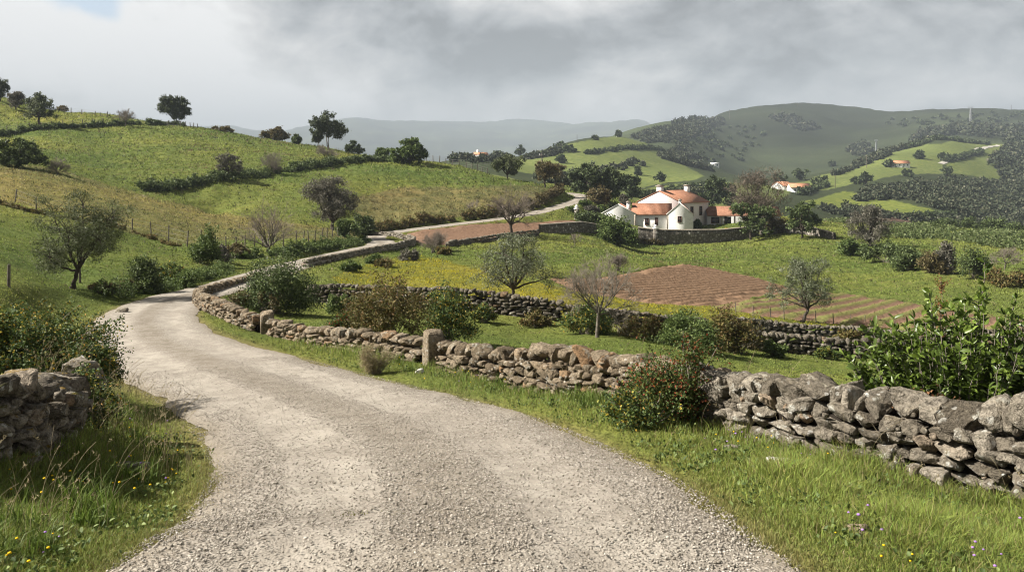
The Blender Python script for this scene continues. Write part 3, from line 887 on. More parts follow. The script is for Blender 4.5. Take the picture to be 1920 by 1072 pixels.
def shrub(H, W, r, clusters=40, per=80, leafL=.06, leafW=.03, rc=None, stems=14, D=None, up=.3, fold=.25, spiky=0.0, shape='diamond', lean=0.0, wood_r=.012):
    wood = MB(); crown = MB(); segs = []
    D = D or W * .8
    rc = rc or .16 * min(W, H)
    lob = [(r.uniform(-.6, .6), r.uniform(-.55, .55), r.uniform(.4, .9), r.uniform(.3, .5)) for _ in range(max(5, clusters // 9))]
    lob = np.array(lob); li = r.integers(0, len(lob), clusters)
    d = r.normal(size=(clusters, 3)); d /= np.linalg.norm(d, axis=1, keepdims=True)
    C = lob[li, :3] * np.array([1, 1, .62]) + d * (lob[li, 3] * r.random(clusters) ** .4)[:, None]
    C[:, 2] = np.abs(C[:, 2])
    C[:, 2] *= np.clip(1.15 - .55 * (C[:, 0] ** 2 + C[:, 1] ** 2), .3, 1.2)
    C[:, 0] *= max(W / 2 - rc * .8, W * .3) / np.percentile(np.abs(C[:, 0]), 96)
    C[:, 1] *= max(D / 2 - rc * .8, D * .3) / np.percentile(np.abs(C[:, 1]), 96)
    C[:, 2] *= (H - rc * .8) / np.percentile(C[:, 2], 98)
    C[:, 0] += lean * C[:, 2]
    for i in r.choice(clusters, min(stems * 3, clusters), replace=False):
        c = C[i]; b = np.array([c[0] * .06, c[1] * .06, -.12])
        chain(segs, bez(b, np.array([(b[0] + c[0]) * .4, (b[1] + c[1]) * .4, c[2] * .7]), c + (c - b) * .12, 6), wood_r, wood_r * .35, wood_r, r)
    pos = np.repeat(C, per, axis=0) + r.normal(size=(clusters * per, 3)) * rc * np.array([.6, .6, .5])
    pos = pos[pos[:, 2] > -.05]
    leaves(crown, pos, leafL, leafW, r, up, 0, fold, None, shape)
    if spiky:
        k = int(clusters * 1.2 * spiky)
        a = r.uniform(0, 6.28, k); b = C[r.integers(0, clusters, k)]
        dd = np.stack([np.cos(a) * .5, np.sin(a) * .5, r.uniform(.4, 1.2, k)], 1)
        e = b + dd * r.uniform(.15, .4, k)[:, None] * H
        for p, q in zip(b, e):
            q2 = q + np.array([(q - p)[0] * .5, (q - p)[1] * .5, -.15 * H * r.random()])
            cs = []; pts = chain(cs, bez(p, q, q2, 7), wood_r * .5, wood_r * .2, 0, r); put_tubes(crown, cs, 3)
            pp = np.repeat(pts, 5, axis=0) + r.normal(size=(len(pts) * 5, 3)) * leafL * .5
            leaves(crown, pp, leafL, leafW, r, up, 0, fold, None, shape)
    put_tubes(wood, segs, 4)
    return wood, crown


M['bark'] = plain('bark_grey', (.115, .1, .082), .95, .1, .4, 7, .03, 25)
M['bark_dark'] = plain('bark_dark', (.055, .045, .036), .95, .1, .4, 7, .03, 25)
M['twig'] = plain('twig_brown', (.2, .172, .138), .95, .1, .35, 5)
M['twig_grey'] = plain('twig_grey', (.18, .155, .13), .95, .1, .35, 5)
M['twig_red'] = plain('twig_russet', (.17, .142, .115), .95, .1, .35, 5)
M['olive'] = leaf_mat('olive_leaf', [(0, (0.064, 0.079, 0.038)), (.45, (0.109, 0.125, 0.066)), (.8, (0.191, 0.210, 0.134)), (1, (0.332, 0.351, 0.268))], .25, .6, .22)
M['olive_green'] = leaf_mat('olive_leaf_green', [(0, (0.046, 0.060, 0.021)), (.5, (0.086, 0.104, 0.039)), (.85, (0.150, 0.167, 0.081)), (1, (0.253, 0.271, 0.173))], .25, .6, .22)
M['grey_leaf'] = leaf_mat('grey_leaf', [(0, (0.090, 0.083, 0.063)), (.5, (0.143, 0.132, 0.102)), (1, (0.240, 0.225, 0.180))], .2, .7, .2)
M['dark_leaf'] = leaf_mat('dark_leaf', [(0, (0.043, 0.061, 0.021)), (.5, (0.078, 0.107, 0.036)), (.85, (0.133, 0.175, 0.056)), (1, (0.214, 0.259, 0.107))], .2, .6, .22)
M['mid_leaf'] = leaf_mat('mid_leaf', [(0, (0.049, 0.075, 0.020)), (.5, (0.092, 0.133, 0.033)), (.85, (0.151, 0.200, 0.059)), (1, (0.250, 0.300, 0.100))], .25, .6, .22)
M['bramble'] = leaf_mat('bramble_leaf', [(0, (0.040, 0.065, 0.018)), (.5, (0.076, 0.117, 0.031)), (.78, (0.136, 0.181, 0.044)), (.88, (0.271, 0.254, 0.054)), (.95, (0.471, 0.362, 0.045)), (1, (0.544, 0.271, 0.054))], .25, .6, .22)
M['russet'] = leaf_mat('russet_leaf', [(0, (0.083, 0.067, 0.025)), (.4, (0.125, 0.125, 0.033)), (.75, (0.167, 0.141, 0.047)), (1, (0.250, 0.133, 0.059))], .25, .6, .22)
M['rose'] = leaf_mat('rose_leaf', [(0, (0.041, 0.068, 0.016)), (.5, (0.081, 0.115, 0.027)), (.8, (0.135, 0.149, 0.041)), (.88, (0.243, 0.068, 0.030)), (1, (0.324, 0.061, 0.027))], .28, .6, .22)
M['laurel'] = leaf_mat('broad_leaf', [(0, (0.055, 0.086, 0.016)), (.5, (0.101, 0.149, 0.025)), (.85, (0.156, 0.219, 0.034)), (1, (0.204, 0.274, 0.055))], .35, .38, .4)
M['euc'] = leaf_mat('tall_tree_leaf', [(0, (0.036, 0.049, 0.023)), (.5, (0.065, 0.081, 0.039)), (1, (0.130, 0.150, 0.078))], .25, .6, .22)
M['brownleaf'] = leaf_mat('brown_leaf', [(0, (0.084, 0.063, 0.031)), (.5, (0.133, 0.105, 0.049)), (.8, (0.154, 0.140, 0.056)), (1, (0.238, 0.196, 0.084))], .25, .6, .2)
M['far_leaf'] = leaf_mat('far_leaf', [(0, (0.039, 0.056, 0.023)), (.6, (0.073, 0.095, 0.039)), (1, (0.138, 0.163, 0.073))], .1, .7, .15)
M['kale'] = leaf_mat('crop_leaf', [(0, (.06, .085, .024)), (.5, (.1, .132, .042)), (1, (.2, .225, .1))], .3, .6, .22)
M['twigs'] = leaf_mat('twig_haze', [(0, (.07, .055, .042)), (.5, (.13, .105, .08)), (1, (.22, .18, .14))], .1, .8, .1)
M['straw'] = leaf_mat('straw', [(0, (.2, .16, .085)), (.5, (.3, .25, .14)), (1, (.42, .35, .22))], .3, .7, .15)


def plant(name, cat, label, base, wood, crown, wmat, cmat, group=None, kid=('trunk', 'crown'), rz=0.0):
    e = empty(name, base, rz); tag(e, label, cat, group)
    if wood is not None and wood.n: wood.build(kid[0], wmat, e, smooth=True)
    if crown is not None and crown.n: crown.build(kid[1], cmat, e)
    return e


def leafsize(Y, px=2.2, lo=.05):
    return max(lo, px * Y / 800.0)


SEED = [100]
def rr():
    SEED[0] += 1
    return np.random.default_rng(SEED[0])


def tree_at(style, u, v, top, wpx, label, name=None, group=None, Ymin=3.0, Ymax=9000, **kw):
    b = at(u, v, Ymin, Ymax); Y = b[1]
    v = min(v, VH + (CZ - b[2]) * F / Y)
    H = (v - top) * Y / F; W = wpx * Y / F
    r = rr(); L = leafsize(Y)
    name = name or 'tree'
    cat = kw.pop('cat', 'shrub' if style in ('shrub', 'thicket') else 'tree')
    if style == 'olive':
        d = dict(tf=.26, lobes=9, clusters=85, per=80, leafL=max(.085, L), leafW=max(.028, L * .36), tr=H * .035)
        cm = M[kw.pop('leaf', 'olive')]; wm = M['bark_dark']; d.update(kw)
        wd, cr = leafy_tree(H, W, r, **d)
    elif style == 'dense':
        d = dict(tf=.12, lobes=12, clusters=90, per=60, leafL=L * 1.15, leafW=L * .7, tr=H * .03, spread=.6)
        cm = M[kw.pop('leaf', 'dark_leaf')]; wm = M['bark_dark']; d.update(kw)
        wd, cr = leafy_tree(H, W, r, **d)
    elif style == 'tall':
        d = dict(tf=.32, lobes=11, clusters=70, per=55, leafL=L * 1.1, leafW=L * .5, tr=H * .02, spread=.62)
        cm = M[kw.pop('leaf', 'euc')]; wm = M['bark']; d.update(kw)
        wd, cr = leafy_tree(H, W, r, **d)
    elif style == 'bare':
        d = dict(levels=4, n0=6, tf=.16, up=.3, twist=.8, fine=max(.0022, .35 * Y / 800 * .22)); cm = M[kw.pop('twig', 'twig')]; wm = M[kw.pop('wood', 'bark')]; d.update(kw)
        wd, cr, _ = bare_tree(H, W, r, **d)
    elif style == 'twiggy':
        d = dict(tf=.14, lobes=14, clusters=120, per=60, leafL=1.0, leafW=.07, tr=H * .03, spread=.62, up=.5, fold=0)
        cm = M[kw.pop('leaf', 'twigs')]; wm = M['bark']; d.update(kw)
        wd, cr = leafy_tree(H, W, r, **d)
    elif style == 'shrub':
        d = dict(clusters=50, per=60, leafL=L * 1.1, leafW=L * .6); cm = M[kw.pop('leaf', 'dark_leaf')]; wm = M['twig']; d.update(kw)
        wd, cr = shrub(H, W, r, **d)
    return plant(name, cat, label, b, wd, cr, wm, cm, group, ('stems' if style == 'shrub' else 'trunk', 'foliage' if style == 'shrub' else 'crown')), b


def hedge_line(name, label, pts, hpx, wid, leaf='dark_leaf', group=None, Ymin=20, Ymax=9000, dens=1.0, cat='hedge', uneven=.5, bank=False):
    """a ragged line of bushes along ground seen at the pixel points"""
    W3 = np.array([at(u, v, Ymin, Ymax) for u, v in pts]); r = rr()
    seg = np.linalg.norm(np.diff(W3[:, :2], axis=0), axis=1); cum = np.concatenate([[0], np.cumsum(seg)])
    Ym = W3[:, 1].mean(); h = hpx * Ym / F; L = leafsize(Ym, 2.0)
    n = int(cum[-1] / (h * .55) * dens) + 3
    s = np.sort(r.uniform(0, cum[-1], n))
    x = np.interp(s, cum, W3[:, 0]); y = np.interp(s, cum, W3[:, 1])
    hh = h * (1 - uneven + uneven * 2 * r.random(n) ** 1.5) * (.75 + .5 * vnoise2(s / (h * 5), s * 0, 7))
    mb = MB(); per = int(64 * dens)
    C = []
    for k in range(5):
        C.append(np.column_stack([x + r.normal(size=n) * wid * .35, y + r.normal(size=n) * wid * .3, hh * r.uniform(.1, .95, n)]))
    C = np.concatenate(C)
    ok = (C[:, 1] > 2)
    C = C[ok]
    C[:, 2] += gz(C[:, 0], C[:, 1])
    pos = np.repeat(C, per, axis=0) + r.normal(size=(len(C) * per, 3)) * np.array([h * .24, h * .24, h * .17])
    o3 = W3[len(W3) // 2]
    leaves(mb, pos - o3, L * .85, L * .55, r, .3)
    e = empty(name, o3); tag(e, label, cat, group)
    mb.build('foliage', M[leaf], e)
    return e
# ------------------------------------------------------------------ dry stone walls
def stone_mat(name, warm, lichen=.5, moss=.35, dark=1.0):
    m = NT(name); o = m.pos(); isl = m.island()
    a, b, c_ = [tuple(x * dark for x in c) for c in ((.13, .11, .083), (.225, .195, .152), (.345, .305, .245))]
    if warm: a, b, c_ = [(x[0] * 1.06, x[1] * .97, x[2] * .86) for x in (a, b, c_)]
    c = m.ramp(isl, [(0, a), (.35, b), (.75, tuple((p + q) / 2 for p, q in zip(b, c_))), (.9, c_), (1, (b[0] * 1.25, b[1] * .95, b[2] * .72))])
    n1 = m.noise(5.5, 6, .68, o); n2 = m.noise(17, 5, .7, o); n3 = m.noise(2.2, 4, .6, o); n4 = m.noise(60, 3, .6, o)
    c = m.mixc(m.mrange(n2, .34, .6, .75, 0), c, tuple(x * .42 for x in a))
    c = m.mixc(m.mrange(n1, .56, .66, 0, lichen), c, (.5, .485, .43))
    vo = m.n('ShaderNodeTexVoronoi'); vo.inputs['Scale'].default_value = 13; m.l(o, vo.inputs['Vector'])
    spot = m.math('MULTIPLY', m.mrange(vo.outputs['Distance'], .36, .26), m.mrange(n3, .5, .6))
    c = m.mixc(m.math('MULTIPLY', spot, lichen), c, (.56, .55, .5))
    nz = m.n('ShaderNodeSeparateXYZ'); m.l(m.n('ShaderNodeNewGeometry').outputs['Normal'], nz.inputs[0])
    ms = m.math('MULTIPLY', m.mrange(nz.outputs[2], .1, .8), m.mrange(n1, .52, .62))
    c = m.mixc(m.math('MULTIPLY', ms, moss), c, m.mixc(m.mrange(n3, .4, .6), (.2, .125, .022), (.075, .075, .018)))
    h = m.math('ADD', m.math('MULTIPLY', n2, .7), m.math('ADD', m.math('MULTIPLY', n1, .8), m.math('MULTIPLY', n4, .2)))
    m.surf(c, .95, .1, m.bump(h, 1.0, .11))
    return m.m


M['stone'] = stone_mat('lichened_stone', False, .75, .25)
M['stone_warm'] = stone_mat('warm_stone', True, .45, .2)
M['stone_moss'] = stone_mat('mossy_stone', False, .7, 1.0)
M['stone_dark'] = stone_mat('shaded_field_stone', False, .5, .4, .62)  # same stone scaled darker, putting the shade of the field walls into its colour
M['core'] = plain('earth_core', (.018, .015, .012), 1, 0, .3, 8)


def rock(r, sub, cuts=7, rough=.11):
    V, Fc = ICO[sub]
    V = np.sign(V) * np.abs(V) ** .36
    V = V / np.abs(V).max()
    for _ in range(cuts + 4):
        n = r.normal(size=3); n /= np.linalg.norm(n); dd = r.uniform(.6, .98)
        ex = np.maximum(V @ n - dd, 0)
        V = V - ex[:, None] * n * .96
    ph = r.uniform(0, 10, 9)
    k = 0
    for f, a in ((2.7, .8), (5.3, .55), (10.5, .4)):
        w_ = np.sin(V[:, 0] * f + ph[k] + 1.3 * np.sin(V[:, 1] * f * .8 + ph[k + 1])) * np.sin(V[:, 2] * f * 1.2 + ph[k + 2] + V[:, 1] * f)
        V = V * (1 - a * rough * np.abs(w_)[:, None]); k += 3
        if sub < 2: break
    if sub >= 2: V = V + r.normal(size=V.shape) * rough * .13
    return V, Fc


def resample(pts, step):
    pts = np.asarray(pts, float); sg = np.linalg.norm(np.diff(pts[:, :2], axis=0), axis=1); cum = np.concatenate([[0], np.cumsum(sg)])
    n = max(2, int(cum[-1] / step)); s = np.linspace(0, cum[-1], n)
    return np.column_stack([np.interp(s, cum, pts[:, i]) for i in range(pts.shape[1])]), s


def stone_wall(name, label, line, hs, th=.4, size=.28, course=.15, mat='stone', sub=2, cope=1.0, group=None, lean=.35, seed=1, gap=None, cat='stone wall', ruin=.12, tops=None):
    """line: ground points (x, y); hs: wall height along them; every stone its own faceted lump in one wall mesh"""
    r = np.random.default_rng(seed)
    L = catmull(np.column_stack([np.asarray(line, float)[:, :2], hs]), 30) if len(line) > 2 else np.column_stack([np.asarray(line, float)[:, :2], hs])
    Q, s = resample(L, .05)
    gzv = gz(Q[:, 0], Q[:, 1])
    k = 9; pad = np.pad(gzv, (k, k), mode='edge'); gzv = np.convolve(pad, np.ones(2 * k + 1) / (2 * k + 1), 'valid')
    tot = s[-1]
    o3 = np.array([Q[len(Q) // 2, 0], Q[len(Q) // 2, 1], gzv[len(Q) // 2]])
    T = np.gradient(Q[:, :2], axis=0); T /= np.linalg.norm(T, axis=1, keepdims=True)
    mb = MB()
    def place(sp, z, Ls, Hs, Ts, off, tilt, sb=sub, cuts=7):
        V, Fc = rock(r, sb, cuts)
        V = V * np.array([Ls / 2, Ts / 2, Hs / 2])
        # small turns
        a, b = tilt, r.normal() * .12
        ca, sa = math.cos(a), math.sin(a)
        V = np.column_stack([V[:, 0] * ca - V[:, 2] * sa, V[:, 1], V[:, 0] * sa + V[:, 2] * ca])
        cb, sb_ = math.cos(b), math.sin(b)
        V = np.column_stack([V[:, 0] * cb - V[:, 1] * sb_, V[:, 0] * sb_ + V[:, 1] * cb, V[:, 2]])
        i = int(np.clip(np.searchsorted(s, sp), 0, len(s) - 1)); t = T[i]; nn = np.array([t[1], -t[0]])
        X = Q[i, 0] + t[0] * V[:, 0] + nn[0] * (V[:, 1] + off); Y = Q[i, 1] + t[1] * V[:, 0] + nn[1] * (V[:, 1] + off)
        mb.add(np.column_stack([X, Y, gzv[i] + z + V[:, 2]]) - o3, Fc, 0)
    hmax = max(hs)
    zc = -.12
    while zc < hmax:
        ch = course * r.uniform(.8, 1.25)
        for side in (-1, 1):
            sp = r.uniform(-size, 0)
            while sp < tot + size * .2:
                ln = size * r.uniform(.5, 1.5)
                c = sp + ln / 2
                hh = np.interp(c, s, Q[:, 2])
                top_here = hh - (course * 1.15 * cope if cope else 0)
                if zc + ch * .6 < top_here and 0 <= c <= tot:
                    if not (zc > .25 * hh and r.random() < ruin * .4):
                        place(c, zc + ch / 2 + r.normal() * .014, ln * 1.16, ch * r.uniform(1.08, 1.32), th * .62 * r.uniform(.85, 1.12), side * th * .24 + r.normal() * .02, r.normal() * .07)
                sp += ln
        zc += ch * .96
    if cope:
        sp = 0.0
        while sp < tot:
            ln = size * cope * r.uniform(.4, 1.25)
            c = min(sp + ln / 2, tot); hh = np.interp(c, s, Q[:, 2])
            ch = course * 1.55 * cope * r.uniform(.75, 1.3)
            place(c, hh - ch * .4 + r.normal() * .02, ln * 1.12, ch * 1.12, th * r.uniform(.85, 1.15), r.normal() * .02, lean * r.uniform(.2, 1.2), sub, 9)
            sp += ln * .8
    # pinning stones wedged into the joints
    for _ in range(int(tot * hmax * 26 * (sub > 1))):
        c = r.uniform(0, tot); hh = np.interp(c, s, Q[:, 2]); q = r.uniform(.35, .6) * course
        place(c, r.uniform(.0, max(hh - course * 1.2, .05)), q * r.uniform(1.0, 2.0), q, q * 1.3, r.choice([-1, 1]) * th * r.uniform(.36, .47), r.normal() * .4, 1, 6)
    # rubble heart
    Qs, ss = resample(np.column_stack([Q, gzv]), .25)
    Tn = np.gradient(Qs[:, :2], axis=0); Tn /= np.linalg.norm(Tn, axis=1, keepdims=True); Nn = np.column_stack([Tn[:, 1], -Tn[:, 0]])
    prof = [(-.2, -.25), (-.2, 1), (.2, 1), (.2, -.25)]
    ring = []
    for off, zt in prof:
        zz = Qs[:, 3] + (-.25 if zt < 0 else np.maximum(Qs[:, 2] - course * (1.3 + .9 * cope), .05))
        ring.append(np.column_stack([Qs[:, 0] + Nn[:, 0] * off * th, Qs[:, 1] + Nn[:, 1] * off * th, zz]))
    R = np.stack(ring, 1) - o3; n = len(R); ix = np.arange(n * 4).reshape(n, 4)
    fc = np.concatenate([np.stack([ix[:-1, q], ix[1:, q], ix[1:, (q + 1) % 4], ix[:-1, (q + 1) % 4]], 1) for q in range(4)])
    mb.add(R.reshape(-1, 3), fc, 1)
    mb.add(R[[0, -1]].reshape(-1, 3), [(0, 1, 2, 3), (7, 6, 5, 4)], 1)
    o = mb.build(name, [M[mat], M['core']], smooth=False)
    o.location = o3
    tag(o, label, cat, group)
    return o, Q, gzv


def lane_wall_pts(pts):
    return [P(u, v, Y)[:2] for u, v, Y in pts]


# right of the lane, nearest the camera
WR = lane_wall_pts([(3900, 1300, 4.0), (2900, 1180, 4.8), (2250, 1010, 5.5), (2080, 980, 6.0), (1900, 950, 6.7), (1740, 905, 7.35), (1600, 872, 8.05), (1460, 835, 8.95), (1330, 803, 10.0), (1312, 799, 10.2)])
WALL_NEAR = stone_wall('stone_wall', 'rough grey dry stone wall with big lichened capstones under the broad-leaved shrub', WR, [.95, .95, .92, .88, .84, .80, .78, .76, .76, .78], .5, .25, .115, 'stone', 3, 1.4, seed=31, lean=.3, ruin=0)
WR2 = lane_wall_pts([(1290, 792, 10.5), (1200, 765, 11.6), (1120, 748, 12.6), (1050, 735, 13.4), (960, 716, 14.6), (880, 700, 15.6), (836, 691, 16.2)])
WALL_MID = stone_wall('stone_wall', 'slumped brown dry stone wall running from the red-leaved rose bush to the taller gatepost', WR2, [.70, .70, .74, .78, .70, .62, .54], .5, .25, .115, 'stone_warm', 2, 1.5, seed=12, lean=.4, ruin=.05)
WR3 = lane_wall_pts([(798, 684, 16.9), (740, 674, 17.9), (660, 660, 19.5), (580, 648, 21.0), (514, 639, 22.3)])
WALL_GATE = stone_wall('stone_wall', 'low pale dry stone wall between the two gateposts beside the lane', WR3, [.52, .50, .48, .44, .44], .48, .25, .11, 'stone_warm', 2, 1.2, seed=13, lean=.3)
WR4 = lane_wall_pts([(488, 634, 22.8), (440, 622, 24.6), (402, 606, 26.6), (380, 592, 28.6), (373, 578, 30.6), (382, 564, 33.4), (410, 551, 36.6), (450, 541, 40.5), (482, 532, 44)])
WALL_BEND = stone_wall('stone_wall', 'thin dry stone wall curving round the bend of the lane below the dark bush', WR4, [.46, .5, .52, .52, .5, .4, .34, .3, .3], .45, .25, .11, 'stone_warm', 2, 1.2, seed=14, lean=.2)
# left of the lane
WL = lane_wall_pts([(-420, 1010, 5.2), (-160, 920, 6.1), (0, 868, 6.9), (70, 838, 7.6), (112, 812, 8.3)])
WALL_LEFT = stone_wall('stone_wall', 'tall mossy dry stone wall with a rounded end in front of the bramble thicket', WL, [.92, .86, .78, .72, .6], .58, .26, .125, 'stone_moss', 3, 1.45, seed=15, lean=.1)


def block(name, label, u, v, Y, w, d, h, rz, mat, cat, seed, taper=.92, cuts=5):
    b = P(u, v, Y); b[2] = float(gz(b[0], b[1])); r = np.random.default_rng(seed)
    V, Fc = ICO[3]; V = np.sign(V) * np.abs(V) ** .2; V = V / np.abs(V).max()
    for _ in range(cuts):
        n = r.normal(size=3); n /= np.linalg.norm(n); ex = np.maximum(V @ n - r.uniform(1.0, 1.25), 0); V = V - ex[:, None] * n
    V = V + r.normal(size=V.shape) * .02
    V = V * np.array([w / 2, d / 2, (h + .2) / 2]); V[:, 2] += (h + .2) / 2 - .2
    V[:, :2] *= (1 - (1 - taper) * np.clip(V[:, 2:3] / h, 0, 1))
    mb = MB(); mb.add(V, Fc); o = mb.build(name, M[mat]); o.location = b; o.rotation_euler = (0, r.normal() * .02, rz)
    return tag(o, label, cat)


block('gatepost', 'taller squared stone gatepost between the brown wall and the low pale wall', 815, 689, 16.45, .44, .42, .72, rad(22), 'stone_warm', 'gatepost', 3)
block('gatepost', 'smaller worn stone gatepost at the far end of the low pale wall', 501, 637, 22.6, .40, .4, .66, rad(20), 'stone_warm', 'gatepost', 4)
def boulder(label, u, v, Y, dims, seed, mat, rz):
    b = P(u, v, Y); b[2] = float(gz(b[0], b[1])); r = np.random.default_rng(seed); V, Fc = rock(r, 3, 5, .12)
    mb = MB(); mb.add(V * np.array(dims) / 2, Fc); o = mb.build('boulder', M[mat]); o.location = b + np.array([0, 0, dims[2] * .42]); o.rotation_euler = (0, 0, rz)
    return tag(o, label, 'stone')


boulder('big squared capstone block standing at the end of the near wall beside the rose bush', 1350, 812, 9.75, (.5, .46, .86), 8, 'stone', rad(30))
boulder('rounded grey lichened boulder standing in the bramble thicket', 165, 745, 9.7, (.56, .56, .78), 63, 'stone_moss', rad(10))

# terrace walls across the field
def wall_px(pts, Ymin=25, Ymax=60):
    return [at(u, v, Ymin, Ymax)[:2] for u, v in pts]


TW = [P(u, v, Y)[:2] for u, v, Y in [(575, 571, 38), (640, 578, 37.5), (720, 585, 37), (800, 590, 36.6), (880, 598, 36.2), (970, 606, 35.8), (1050, 613, 35.5)]]
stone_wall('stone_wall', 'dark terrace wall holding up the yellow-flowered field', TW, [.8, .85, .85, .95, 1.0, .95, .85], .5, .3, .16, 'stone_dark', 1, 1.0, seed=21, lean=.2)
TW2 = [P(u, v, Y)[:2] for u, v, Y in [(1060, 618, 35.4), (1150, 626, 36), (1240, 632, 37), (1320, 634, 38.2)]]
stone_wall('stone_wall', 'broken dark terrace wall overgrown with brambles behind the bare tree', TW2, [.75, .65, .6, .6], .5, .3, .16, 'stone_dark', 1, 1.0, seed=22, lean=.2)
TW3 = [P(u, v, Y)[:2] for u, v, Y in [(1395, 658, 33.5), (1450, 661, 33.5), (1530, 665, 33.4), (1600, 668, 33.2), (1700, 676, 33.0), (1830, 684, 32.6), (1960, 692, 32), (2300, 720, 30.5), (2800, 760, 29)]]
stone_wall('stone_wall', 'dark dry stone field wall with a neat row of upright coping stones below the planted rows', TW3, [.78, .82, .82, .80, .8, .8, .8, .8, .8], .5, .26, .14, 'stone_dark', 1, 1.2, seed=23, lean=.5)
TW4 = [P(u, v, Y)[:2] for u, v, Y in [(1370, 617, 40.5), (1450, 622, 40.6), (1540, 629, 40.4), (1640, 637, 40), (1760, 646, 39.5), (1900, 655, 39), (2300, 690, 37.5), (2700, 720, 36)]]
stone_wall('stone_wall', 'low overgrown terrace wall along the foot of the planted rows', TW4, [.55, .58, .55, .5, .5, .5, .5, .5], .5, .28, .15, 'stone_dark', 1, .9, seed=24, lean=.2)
# far lane wall by the second bend
TW5 = [P(u, v, Y)[:2] for u, v, Y in [(572, 503, 53), (610, 497, 58), (660, 487, 66), (710, 478, 76), (752, 471, 85), (775, 462, 95), (768, 452, 103), (735, 446.5, 107), (690, 445, 109)]]
stone_wall('stone_wall', 'grey lane wall bending round the second curve of the road below the ploughed field', TW5, [.5, .5, .5, .55, .7, .8, .7, .6, .5], .5, .45, .2, 'stone', 1, .9, seed=25, lean=.1)
TW6 = [P(u, v, Y)[:2] for u, v, Y in [(838, 470, 92), (880, 461, 100), (920, 454, 107), (960, 448, 113), (1010, 442, 118)]]
stone_wall('stone_wall', 'low dark boundary wall along the lower edge of the upper ploughed field', TW6, [.7, .8, .9, .9, .9], .5, .5, .24, 'stone_dark', 1, .9, seed=26, lean=.1)
# ------------------------------------------------------------------ trees and bushes, each where it stands
FIELDTREE = 'trees standing in the fields by the lane'
HILLTREE = 'trees on the green hillside'
SKYTREE = 'trees along the skyline of the hill'
YARD = 'trees around the farmhouse'
BUSH = 'bushes along the lane and the field walls'

# the near field and lane side
tree_at('olive', 135, 541, 362, 168, 'open-crowned olive tree on the grass bank beside the lane, its dark forked trunk bare', 'olive_tree', FIELDTREE, 24, 45, leaf='olive_green', tf=.2, lobes=11, clusters=190, per=95, lean=.1, rc=.2, tr=.085, leafL=.085, leafW=.032, cx=.12)
tree_at('bare', 502, 472, 372, 116, 'leafless tree with a fan of brown twigs behind the wire fence', 'bare_tree', FIELDTREE, 50, 95, levels=4, n0=9, nchild=4, twig='twig_red', tf=.14, ang=(.2, .6), lr=(.6, .9), l0=(.5, .7), up=.05, fine=.008, els=(.3, 1.4))
tree_at('olive', 622, 431, 333, 98, 'grey-leaved round tree by the stub of wall below the hillside', 'olive_tree', FIELDTREE, 70, 105, leaf='grey_leaf', tf=.2, clusters=170, per=80, lobes=13)
tree_at('bare', 960, 443, 343, 108, 'leaning bare tree with russet twigs at the corner of the ploughed field', 'bare_tree', FIELDTREE, 95, 125, levels=4, n0=8, nchild=5, tf=.22, twig='twig_red', wood='bark_dark', ang=(.25, .8), up=.05, fine=.012, els=(.2, 1.35))
tree_at('olive', 963, 566, 438, 160, 'spreading silvery olive tree standing alone among yellow flowers', 'olive_tree', FIELDTREE, 34, 60, tf=.2, clusters=130, per=75, lobes=12, lean=-.02, tr=.1, rc=.26)
tree_at('bare', 1120, 632, 478, 158, 'leafless pale-trunked tree in the grass before the brambles', 'bare_tree', FIELDTREE, 26, 40, levels=5, n0=7, nchild=4, tf=.28, twist=.9, twig='twig', wood='bark', tr=.075, fine=.0055, els=(.25, 1.35), up=.1)
tree_at('olive', 1503, 603, 485, 124, 'silvery olive tree leaning over the planted rows', 'olive_tree', FIELDTREE, 40, 60, tf=.24, clusters=110, per=75, lean=.22, lobes=11, tr=.1)
tree_at('olive', 1632, 462, 386, 82, 'grey-green broad tree above the dark hedge below the leafy crop', 'olive_tree', FIELDTREE, 95, 150, leaf='grey_leaf', tf=.1, clusters=110, per=60, lobes=11)
tree_at('bare', 1884, 505, 462, 50, 'small thin-leaved tree beyond the hedge at the edge of the lower pasture', 'small_tree', FIELDTREE, 75, 130, levels=4, nchild=6, twig='twig', tf=.3)
tree_at('bare', 812, 474, 432, 52, 'low leafless many-stemmed shrub against the ploughed field', 'bare_shrub', FIELDTREE, 80, 120, levels=4, n0=8, stems=4, tf=.06, cat='shrub', twig='twig_red')
tree_at('bare', 1078, 462, 436, 28, 'tiny crooked leafless tree on the grass below the garden wall', 'bare_tree', FIELDTREE, 80, 140, levels=3, n0=5, tf=.3, fine=.02)
tree_at('bare', 1160, 508, 474, 38, 'grey twiggy bush at the head of the brown field', 'bare_shrub', FIELDTREE, 60, 110, levels=4, n0=8, stems=3, tf=.05, cat='shrub', twig='twig_grey')

# hillside
tree_at('dense', 30, 322, 262, 96, 'dark bushy evergreen tree rising behind the dry hill', 'evergreen_tree', HILLTREE, 98, 190, clusters=120, tf=.06)
tree_at('bare', 110, 331, 294, 50, 'leafless grey shrub rising behind the dry hill', 'bare_shrub', HILLTREE, 98, 190, stems=3, tf=.06, levels=4, twig='twig_grey', cat='shrub')
tree_at('olive', 429, 336, 289, 42, 'small lollipop-shaped tree on the hedge bank of the hillside', 'hill_tree', HILLTREE, 112, 200, leaf='grey_leaf', clusters=60, per=50, tf=.3, lean=.05)
tree_at('bare', 514, 326, 284, 46, 'scrubby half-bare tree on the hedge bank of the hillside', 'hill_tree', HILLTREE, 112, 220, stems=2, levels=4, tf=.1, nchild=6, twig='twig_grey')
tree_at('bare', 612, 306, 270, 40, 'thin brownish tree on the hedge bank under the tall double-trunked tree', 'hill_tree', HILLTREE, 140, 230, levels=4, nchild=6, tf=.3, twig='twig')
